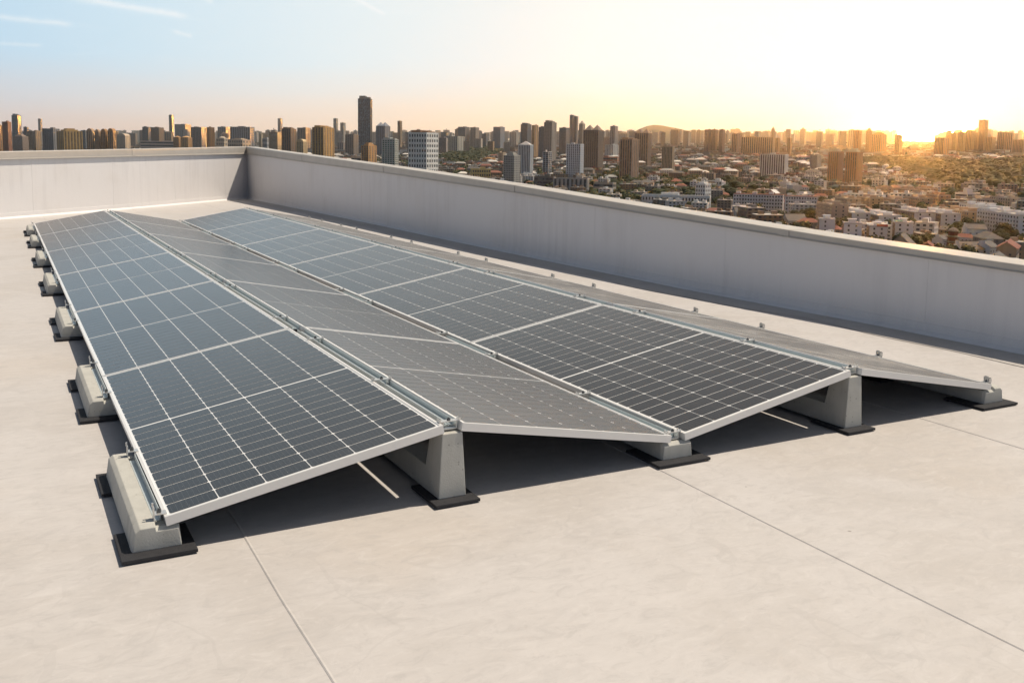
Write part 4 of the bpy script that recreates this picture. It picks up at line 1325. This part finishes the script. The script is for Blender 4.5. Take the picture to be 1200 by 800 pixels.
# house prototypes share meshes; each copy is painted its own colour
def proto_house(i):
    r = random.Random(100+i)
    root = empty('house')
    kind = i % 5
    if kind in (0, 1, 3):
        W_, D_, fl_ = (11+2*kind, r.choice((22, 30, 16)), r.choice((4, 5, 6)))
        H = fl_*3.0
        core, wall = MB(), MB()
        facade(D_, W_, H, fl_, max(4, D_//4), 3, .46, .48, ('l', 'r') if kind == 0 else (), 0, core, wall, proud=.35)
        core.build('glazing', GLASS, root); wall.build('wall', PAINT, root)
        b = MB().box(-D_/2-.5, D_/2+.5, -W_/2-.5, W_/2+.5, H+.01, H+.45)
        ro = b.build('roof', [ROOFW, ROOFM, REDTILE, ROOFM][kind], root)
        h = MB()
        for q in (-.28, .25): h.box(D_*q-2, D_*q+2.2, -2, 2.2, H+.46, H+3)
        h.build('stair_hut', PAINT, ro)
    else:
        W_, D_, H = r.uniform(9, 12), r.uniform(12, 20), r.uniform(6, 11)
        w = MB().box(-D_/2, D_/2, -W_/2, W_/2, 0, H); w.build('wall', PAINT, root)
        g = MB()
        for k in range(int(D_/3.2)):
            x = -D_/2+(k+.5)*3.2
            for z in (1.6, 4.6, 7.6):
                if z+1.6 < H:
                    g.box(x-.6, x+.6, -W_/2-.1, -W_/2+.0-.01, z, z+1.5); g.box(x-.6, x+.6, W_/2+.01, W_/2+.1, z, z+1.5)
        for z in (1.6, 4.6, 7.6):
            if z+1.6 < H:
                for y in (-2, 2): g.box(D_/2+.01, D_/2+.1, y-.6, y+.6, z, z+1.5); g.box(-D_/2-.1, -D_/2-.01, y-.6, y+.6, z, z+1.5)
        g.build('windows', GLASS, root)
        rr = MB()
        rr.add([(-D_/2-.6, -W_/2-.6, H), (D_/2+.6, -W_/2-.6, H), (D_/2+.6, W_/2+.6, H), (-D_/2-.6, W_/2+.6, H), (-D_/2+W_*.4, 0, H+W_*.3), (D_/2-W_*.4, 0, H+W_*.3)],
               [(0, 1, 5, 4), (1, 2, 5), (2, 3, 4, 5), (3, 0, 4), (3, 2, 1, 0)])
        rr.build('roof', REDTILE if i % 2 else TILE, root, fix=True)
    return root, ['long white-ended flats', 'flat-roofed flats', 'hip-roofed house', 'red-roofed walk-up', 'tile-roofed house'][kind], max(W_, D_)*.62
PROTO = [proto_house(i) for i in range(10)]
PAL = [((.58, .58, .58), 'white'), ((.60, .60, .61), 'white'), ((.57, .56, .55), 'white'), ((.40, .35, .29), 'cream'), ((.31, .24, .18), 'tan'), ((.33, .22, .16), 'pinkish'), ((.22, .205, .19), 'grey'), ((.25, .18, .13), 'dark tan'), ((.21, .14, .10), 'brown')]

def near_land(px, py):
    best = min(LAND_S, key=lambda l: (l[0]-px)**2+((l[2]-py)*2.2)**2)
    dx, dy = px-best[0], py-best[2]
    if abs(dx) > abs(dy)*1.5: rel = 'left of' if dx < 0 else 'right of'
    else: rel = 'behind' if dy < 0 else 'in front of'
    return rel, best[3]
LAND_S = [l for l in LAND if l[3].startswith('the ')]

class Pool:
    """things in order of how large they show; the first 300 stay individuals"""
    def __init__(s): s.items = []
houses, trees = [], []
# jittered plots over the plain in front of the camera
cell = 27.0
fx, fy = Vector((ax.x, ax.y)), Vector((ay.x, ay.y))
for iy in range(9, 120):
    for ix in range(-45, 62):
        u, v_ = (ix+rnd.uniform(-.32, .32))*cell, (iy+rnd.uniform(-.32, .32))*cell
        q = Vector((CAM.x, CAM.y))+fx*u+fy*v_
        p = Vector((q.x, q.y, ground_z(q.x, q.y)))
        if depth(p) < 250: continue
        px, py = project(p)
        if not (-8 < px < 1212): continue
        if project(p+Vector((0, 0, 16)))[1] > visible_line(px)+5: continue
        if inside(px, py, WOOD) or inside(px, py, WOOD2): continue
        far_ = py < 196
        dens = .52 if px > 700 else .46
        if 700 < px < 900 and 205 < py < 262: dens = .34
        if rnd.random() < dens and free(p.x, p.y, 9):
            houses.append((depth(p), px, py, p)); FOOT.append((p.x, p.y, 8)) if depth(p) < 1200 else None
        elif free(p.x, p.y, 5):
            trees.append((depth(p), px, py, p))
            if rnd.random() < .8:
                for _ in range(2):
                    p2 = p+Vector((rnd.uniform(-11, 11), rnd.uniform(-11, 11), 0)); p2.z = ground_z(p2.x, p2.y)
                    if free(p2.x, p2.y, 4):
                        a, b = project(p2); trees.append((depth(p2), a, b, p2))
houses.sort(key=lambda h: h[0]); trees.sort(key=lambda h: h[0])
pending = []
used_proto = set()
def orient(p):
    k = rnd.choice((0, 0, 0, math.pi/2))
    v = p-CAM
    return -math.atan2(v.x, v.y)-R(rnd.choice((-22, -14, 10, 18)))+k
FARG = []
class Joined:
    def __init__(s): s.v = []; s.f = []; s.m = []; s.n = 0
    def add(s, me, mw, mi):
        nv = len(me.vertices)
        co = np.empty(nv*3, np.float32); me.vertices.foreach_get('co', co); co = co.reshape(-1, 3)
        a = np.array(mw)
        co = co @ a[:3, :3].T+a[:3, 3]
        s.v.append(co)
        s.f += [tuple(i+s.n for i in pl.vertices) for pl in me.polygons]
        s.m += [mi]*len(me.polygons)
        s.n += nv
    def build(s, name, mats):
        me = bpy.data.meshes.new(name)
        me.from_pydata(np.concatenate(s.v).tolist(), [], s.f)
        for m in mats: me.materials.append(m)
        me.polygons.foreach_set('material_index', s.m)
        return put(name, me)
def simple_house(k):
    r = random.Random(k)
    L, W_, H = r.uniform(13, 30), r.uniform(10, 13), r.choice((6, 9, 12, 15, 18))
    a, b, c = MB(), MB(), MB()
    fl_ = int(H/3)
    a.box(-L/2, L/2, -W_/2, W_/2, 0, H)
    for f in range(fl_):
        for k2 in range(int(L/4)):
            x = -L/2+2+k2*4
            b.box(x-.9, x+.9, -W_/2-.12, -W_/2-.01, f*3+1, f*3+2.5)
        b.box(L/2+.01, L/2+.12, -.9, .9, f*3+1, f*3+2.5); b.box(-L/2-.12, -L/2-.01, -.9, .9, f*3+1, f*3+2.5)
    if k % 2:
        c.add([(-L/2-.6, -W_/2-.6, H+.02), (L/2+.6, -W_/2-.6, H+.02), (L/2+.6, W_/2+.6, H+.02), (-L/2-.6, W_/2+.6, H+.02), (-L/2+W_*.4, 0, H+W_*.3), (L/2-W_*.4, 0, H+W_*.3)],
              [(0, 1, 5, 4), (1, 2, 5), (2, 3, 4, 5), (3, 0, 4)])
    else:
        c.box(-L/2-.3, L/2+.3, -W_/2-.3, W_/2+.3, H+.02, H+.5); c.box(-2, 2, -2, 2, H+.51, H+3)
    return a.mesh('a', []), b.mesh('b', []), c.mesh('c', [])
SIMPLE = [simple_house(k) for k in range(8)]
FIXP = []
for col, nm in PAL[2:9]:
    FIXP.append(mat('far_wall_'+nm.replace('-', '_'), col, .85, 0, .2))
JH = Joined()
for n_, (d, px, py, p) in enumerate(houses):
    if n_ < 285:
        i = rnd.randrange(10)
        src, kn, rad = PROTO[i]
        if i in used_proto: o = copy_tree(src)
        else: o = src; used_proto.add(i)
        o.location = (p.x, p.y, p.z-.4); o.rotation_euler = (0, 0, orient(p))
        s_ = rnd.uniform(.8, 1.05); o.scale = (s_, s_, s_*rnd.uniform(.85, 1.15))
        col, cn = rnd.choice(PAL)
        set_color(o, col)
        rel, ln = near_land(px, py)
        pending.append((o, f'{cn} {kn} {rel} {ln}', px, 'house' if 'house' in kn else 'flats', 'low houses and flats of the city below'))
    else:
        a, b, c = SIMPLE[rnd.randrange(8)]
        mw = Matrix.Translation((p.x, p.y, p.z-.4)) @ Matrix.Rotation(orient(p), 4, 'Z')
        JH.add(a, mw, rnd.randrange(7)); JH.add(b, mw, 7); JH.add(c, mw, 8+rnd.randrange(4))
# still farther out: the city thins to small roofs
SB = []
for k in range(6):
    r_ = random.Random(700+k); a_, c_m = MB(), MB()
    L_, W_, H_ = r_.uniform(14, 40), r_.uniform(10, 16), r_.choice((8, 12, 18, 24))
    a_.box(-L_/2, L_/2, -W_/2, W_/2, 0, H_); c_m.box(-L_/2-.4, L_/2+.4, -W_/2-.4, W_/2+.4, H_+.02, H_+.6)
    SB.append((a_.mesh('a', []), c_m.mesh('c', [])))
vd = 3250.0
while vd < 8200:
    cell2 = 34+vd*.006
    u = -vd*.56
    while u < vd*.56:
        q = Vector((CAM.x, CAM.y))+fx*(u+rnd.uniform(-.4, .4)*cell2)+fy*(vd+rnd.uniform(-.4, .4)*cell2)
        p = Vector((q.x, q.y, ground_z(q.x, q.y)))
        px, py = project(p)
        if -5 < px < 1205 and py < visible_line(px)+6 and not inside(px, py, WOOD) and not inside(px, py, WOOD2) and rnd.random() < .55:
            a, c = SB[rnd.randrange(6)]
            mw = Matrix.Translation((p.x, p.y, p.z-.4)) @ Matrix.Rotation(orient(p), 4, 'Z')
            JH.add(a, mw, rnd.randrange(7)); JH.add(c, mw, 8+rnd.randrange(4))
        elif rnd.random() < .5 and -5 < px < 1205:
            FARG.append((p, rnd.uniform(10, 17), rnd.randrange(5), rnd.uniform(0, 6.28)))
        u += cell2
    vd += cell2
tag(JH.build('distant_houses', FIXP+[GLASS, ROOFW, ROOFM, REDTILE, TILE]), 'carpet of small hazy houses far out in the city', None, None, 'stuff')
for i, (src, _, _) in enumerate(PROTO):
    if i not in used_proto:
        for ch in list(src.children_recursive): bpy.data.objects.remove(ch)
        bpy.data.objects.remove(src)
JT = Joined()
GRV = []
GRV += FARG
for n_, (d, px, py, p) in enumerate(trees):
    h = rnd.uniform(9, 16)
    me = CROWNS[rnd.randrange(5)]
    if n_ < 290:
        o = empty('broadleaf_tree', (p.x, p.y, p.z-.2), (0, 0, rnd.uniform(0, 6.28)))
        o.scale = (h*rnd.uniform(.95, 1.3), h*rnd.uniform(.95, 1.3), h)
        put('crown', me, o); put('trunk', TRUNK_ME, o)
        rel, ln = near_land(px, py)
        sz = 'small' if h < 11 else 'tall' if h > 14 else 'leafy'
        sz += ' wide' if o.scale.x/h > 1.12 else ' narrow'
        pending.append((o, f'{sz} green tree {rel} {ln}', px, 'tree', 'trees among the houses below'))
    else:
        GRV.append((p, h, rnd.randrange(3), rnd.uniform(0, 6.28)))
# far groves: lighter crowns, one joined mass
def grove_mesh(k):
    r = random.Random(k)
    mb = MB()
    for i in range(3):
        cx_, cy_, cz, rr_ = r.uniform(-.3, .3), r.uniform(-.3, .3), r.uniform(.35, .7), r.uniform(.25, .4)
        rings = []
        for a in (-.95, -.3, .35, .8):
            q = math.sqrt(1-a*a)*rr_
            rings.append([(cx_+q*math.cos(j*1.047)*r.uniform(.72, 1.25), cy_+q*math.sin(j*1.047)*r.uniform(.72, 1.25), cz+a*rr_*r.uniform(.85, 1.1)) for j in range(6)])
        mb.loft(rings)
    return mb.mesh('g', [])
GROVE = [grove_mesh(k) for k in range(5)]
for p, h, k, a in GRV:
    JT.add(GROVE[k], Matrix.Translation((p.x, p.y, p.z-.5)) @ Matrix.Rotation(a, 4, 'Z') @ Matrix.Diagonal((h*1.2, h*1.2, h, 1)), 0)
tag(JT.build('distant_trees', [LEAF]), 'scattered far trees between the small houses', None, None, 'stuff')
# the big park wood
def wood(poly_, step, name, label, m):
    J = Joined()
    xs_ = [p_[0] for p_ in poly_]; ys_ = [p_[1] for p_ in poly_]
    ds = [depth(ground_at(sum(xs_)/len(xs_), y)) for y in (min(ys_), max(ys_))]
    v_ = min(ds)
    while v_ < max(ds)*1.02:
        u = (min(xs_)-CX)/F_PX*v_
        while u < (max(xs_)-CX)/F_PX*v_*1.05:
            q = Vector((CAM.x, CAM.y))+fx*(u+rnd.uniform(-.4, .4)*step)+fy*(v_+rnd.uniform(-.4, .4)*step)
            p = Vector((q.x, q.y, ground_z(q.x, q.y)))
            px, py = project(p)
            if inside(px, py, poly_) and free(p.x, p.y, 2):
                h = rnd.uniform(12, 23)
                J.add(GROVE[rnd.randrange(5)], Matrix.Translation((p.x, p.y, p.z-1)) @ Matrix.Rotation(rnd.uniform(0, 6.28), 4, 'Z') @ Matrix.Diagonal((h*1.15, h*1.15, h, 1)), 0)
            u += step
        v_ += step
    tag(J.build(name, [m]), label, None, None, 'stuff')
wood(WOOD, 11.5, 'park_woodland', 'broad olive green wood in the park at the right', WOODS)
wood(WOOD2, 12, 'slope_woodland', 'dark wooded slope right of the white slab tower', LEAF)
# pond beyond the wood
pw_ = [ground_at(*q) for q in ((1186, 210), (1192, 206.5), (1208, 205), (1225, 207), (1225, 213), (1200, 214), (1189, 213))]
wm = bpy.data.materials.new('pond_water'); wm.use_nodes = True
wp = wm.node_tree.nodes['Principled BSDF']; wp.inputs['Base Color'].default_value = (.05, .06, .06, 1); wp.inputs['Roughness'].default_value = .08
tag(MB().add([(q.x, q.y, q.z+8.0) for q in pw_], [tuple(range(len(pw_)))]).build('pond', wm, fix=True), 'bright pond at the right edge of the wood', None, None, 'structure')

# far skyline towers, copies of a few prototypes
def proto_tower(i):
    r = random.Random(300+i)
    root = empty('tower_block')
    W_, D_, H = 24, [16, 24, 14, 20, 22, 18][i % 6], 100
    core, wall = MB(), MB()
    st = [(.5, 0, 5), (.45, .3, 4), (0, .5, 4), (.55, .0, 7), (.3, .3, 5), (.6, .0, 3)][i % 6]
    facade(W_, D_, H, 22, st[2], 3, st[0], st[1], ('l', 'r') if i % 3 == 0 else (), 0, core, wall, proud=1.0)
    core.build('glazing', GLASS, root); wall.build('wall', PAINT, root)
    c = MB()
    c.box(-W_/2-.8, W_/2+.8, -D_/2-.8, D_/2+.8, H+.02, H+1.2)
    if i % 2: c.box(-W_*.3, W_*.25, -D_*.3, D_*.3, H+1.22, H+6)
    if i % 3 == 1: c.box(-W_*.12, W_*.12, -D_*.12, D_*.12, H+6.02, H+11)
    c.build('roof', PAINT, root)
    return root
PT = [proto_tower(i) for i in range(6)]
ptu = set()
NM = ['ribbed', 'gridded', 'banded', 'close-ribbed', 'windowed', 'broad-ribbed']
px = -8.0
skyline = []
while px < 1206:                      # back row, on the horizon
    skyline.append((px, rnd.uniform(151.5, 157) if px < 760 else rnd.uniform(150.5, 157.5), rnd.uniform(164.5, 168), rnd.uniform(3.5, 8)))
    px += rnd.uniform(4.5, 10)
px = -5.0
while px < 1000:                      # nearer rows, taller
    skyline.append((px, rnd.uniform(150, 157), rnd.uniform(169, 176), rnd.uniform(5, 10)))
    px += rnd.uniform(11, 20)
px = 400.0
while px < 760:
    skyline.append((px, rnd.uniform(160, 170), rnd.uniform(176, 186), rnd.uniform(6, 11)))
    px += rnd.uniform(12, 22)
skyline = [s for s in skyline if not (1052 < s[0] < 1094 and s[2] < 180)]
for k, (px, pt_, pb, w) in enumerate(skyline[:296]):
    p = ground_at(px, pb)
    d = depth(p)
    Wm = w*d/F_PX
    if not free(p.x, p.y, Wm*.4): continue
    H = top_z(px, pt_, p)-p.z
    i = rnd.randrange(6)
    if i in ptu: o = copy_tree(PT[i])
    else: o = PT[i]; ptu.add(i)
    v = p-CAM
    o.location = (p.x, p.y, p.z-1)
    o.rotation_euler = (0, 0, -math.atan2(v.x, v.y)-R(rnd.choice((-18, 16, 24, 20))))
    o.scale = (Wm*.8/24, Wm*.8/24, H/106)
    col = rnd.choice([TAN, BRN, GRY, BLU, BEI, (.36, .29, .24), (.40, .31, .24), (.30, .26, .24)])
    cn = {TAN: 'tan', BRN: 'brown', GRY: 'grey', BLU: 'bluish', BEI: 'beige'}.get(col, 'dun')
    set_color(o, col)
    rel, ln = near_land(px, pb)
    dist = 'far hazy' if pb < 169 else 'mid-distance'
    pending.append((o, f'{dist} {cn} {NM[i]} tower {rel} {ln}', px, 'tower', 'hazy towers of the far skyline' if pb < 169 else 'towers before the far skyline'))
for i, src in enumerate(PT):
    if i not in ptu:
        for ch in list(src.children_recursive): bpy.data.objects.remove(ch)
        bpy.data.objects.remove(src)

# the farthest skyline, beyond what can be told apart: one joined mass
JS = Joined()
bx_me = []
for k in range(6):
    r_ = random.Random(900+k); m_ = MB(); b_ = MB()
    m_.box(-.5, .5, -.4, .4, 0, 1)
    if k % 2: m_.box(-.3, .2, -.25, .25, 1.001, 1.06)
    for q in range(3+k % 3):
        x = -.5+(q+.5)/(3+k % 3)
        b_.box(x-.06, x+.06, -.43, -.401, .05, .97)
    bx_me.append((m_.mesh('a', []), b_.mesh('b', [])))
px = -10.0
while px < 1210:
    pb = rnd.uniform(161.5, 165)
    w = rnd.uniform(3, 8)
    top = rnd.uniform(152.5, 158.5)
    if not (1048 < px < 1096):
        p = ground_at(px, pb); Wm = w*depth(p)/F_PX; H = top_z(px, top, p)-p.z
        v = p-CAM
        mw = Matrix.Translation((p.x, p.y, p.z-1)) @ Matrix.Rotation(-math.atan2(v.x, v.y)+rnd.uniform(-.4, .4), 4, 'Z') @ Matrix.Diagonal((Wm, Wm, H, 1))
        a, b = bx_me[rnd.randrange(6)]
        JS.add(a, mw, rnd.randrange(1, 7)); JS.add(b, mw, 7)
    px += rnd.uniform(2.2, 6)
tag(JS.build('distant_skyline', FIXP+[GLASS]), 'dense hazy band of farthest towers along the horizon', None, None, 'stuff')
# small joined fittings of the buildings
for o in list(bpy.data.objects):
    if o.name.split('.')[0] in ('windows', 'balconies', 'stair_hut', 'yellow_panel'):
        o['kind'] = 'stuff'

# wording: look-alikes beside the same landmark are told apart by their order from the left
from collections import defaultdict
by = defaultdict(list)
for it in pending: by[it[1]].append(it)
ORD = ['leftmost', 'second from left', 'third from left', 'fourth from left', 'fifth from left', 'sixth from left', 'seventh from left', 'eighth from left', 'ninth from left', 'tenth from left']+[w_+' from left' for w_ in ('eleventh', 'twelfth', 'thirteenth', 'fourteenth', 'fifteenth', 'sixteenth', 'seventeenth', 'eighteenth', 'nineteenth', 'twentieth')]
for lab, its in by.items():
    its.sort(key=lambda t: t[2])
    for j, (o, l_, px, cat, grp) in enumerate(its):
        l2 = l_ if len(its) == 1 else l_+', '+('rightmost' if j == len(its)-1 else ORD[min(j, 19)])
        tag(o, l2, cat, grp)

# ------------------------------------------------------------------ haze over the city
HZ_M = bpy.data.materials.new('evening_haze'); HZ_M.use_nodes = True
ht = HZ_M.node_tree; ht.nodes.clear()
hv = ht.nodes.new('ShaderNodeVolumePrincipled')
hv.inputs['Color'].default_value = (1.0, .96, .90, 1)
hv.inputs['Density'].default_value = HAZE_DENSITY
hv.inputs['Anisotropy'].default_value = .84
ho = ht.nodes.new('ShaderNodeOutputMaterial')
ht.links.new(hv.outputs[0], ho.inputs['Volume'])
lo = min(v[2] for v in vs)-1.0
hi = max(max(v[2] for v in vs), 330)+30
mbz = MB()
cs = []
for xx, yy in ((-far-60, -1560), (far+60, -1560), (far+60, far+60), (-far-60, far+60)):
    q = Vector((CAM.x, CAM.y))+ax*xx+ay*yy
    cs.append((q.x, q.y))
mbz.add([(x, y, lo) for x, y in cs]+[(x, y, hi) for x, y in cs], [(3, 2, 1, 0), (4, 5, 6, 7), (0, 1, 5, 4), (1, 2, 6, 5), (2, 3, 7, 6), (3, 0, 4, 7)])
hz = mbz.build('haze', HZ_M)
hz['kind'] = 'stuff'
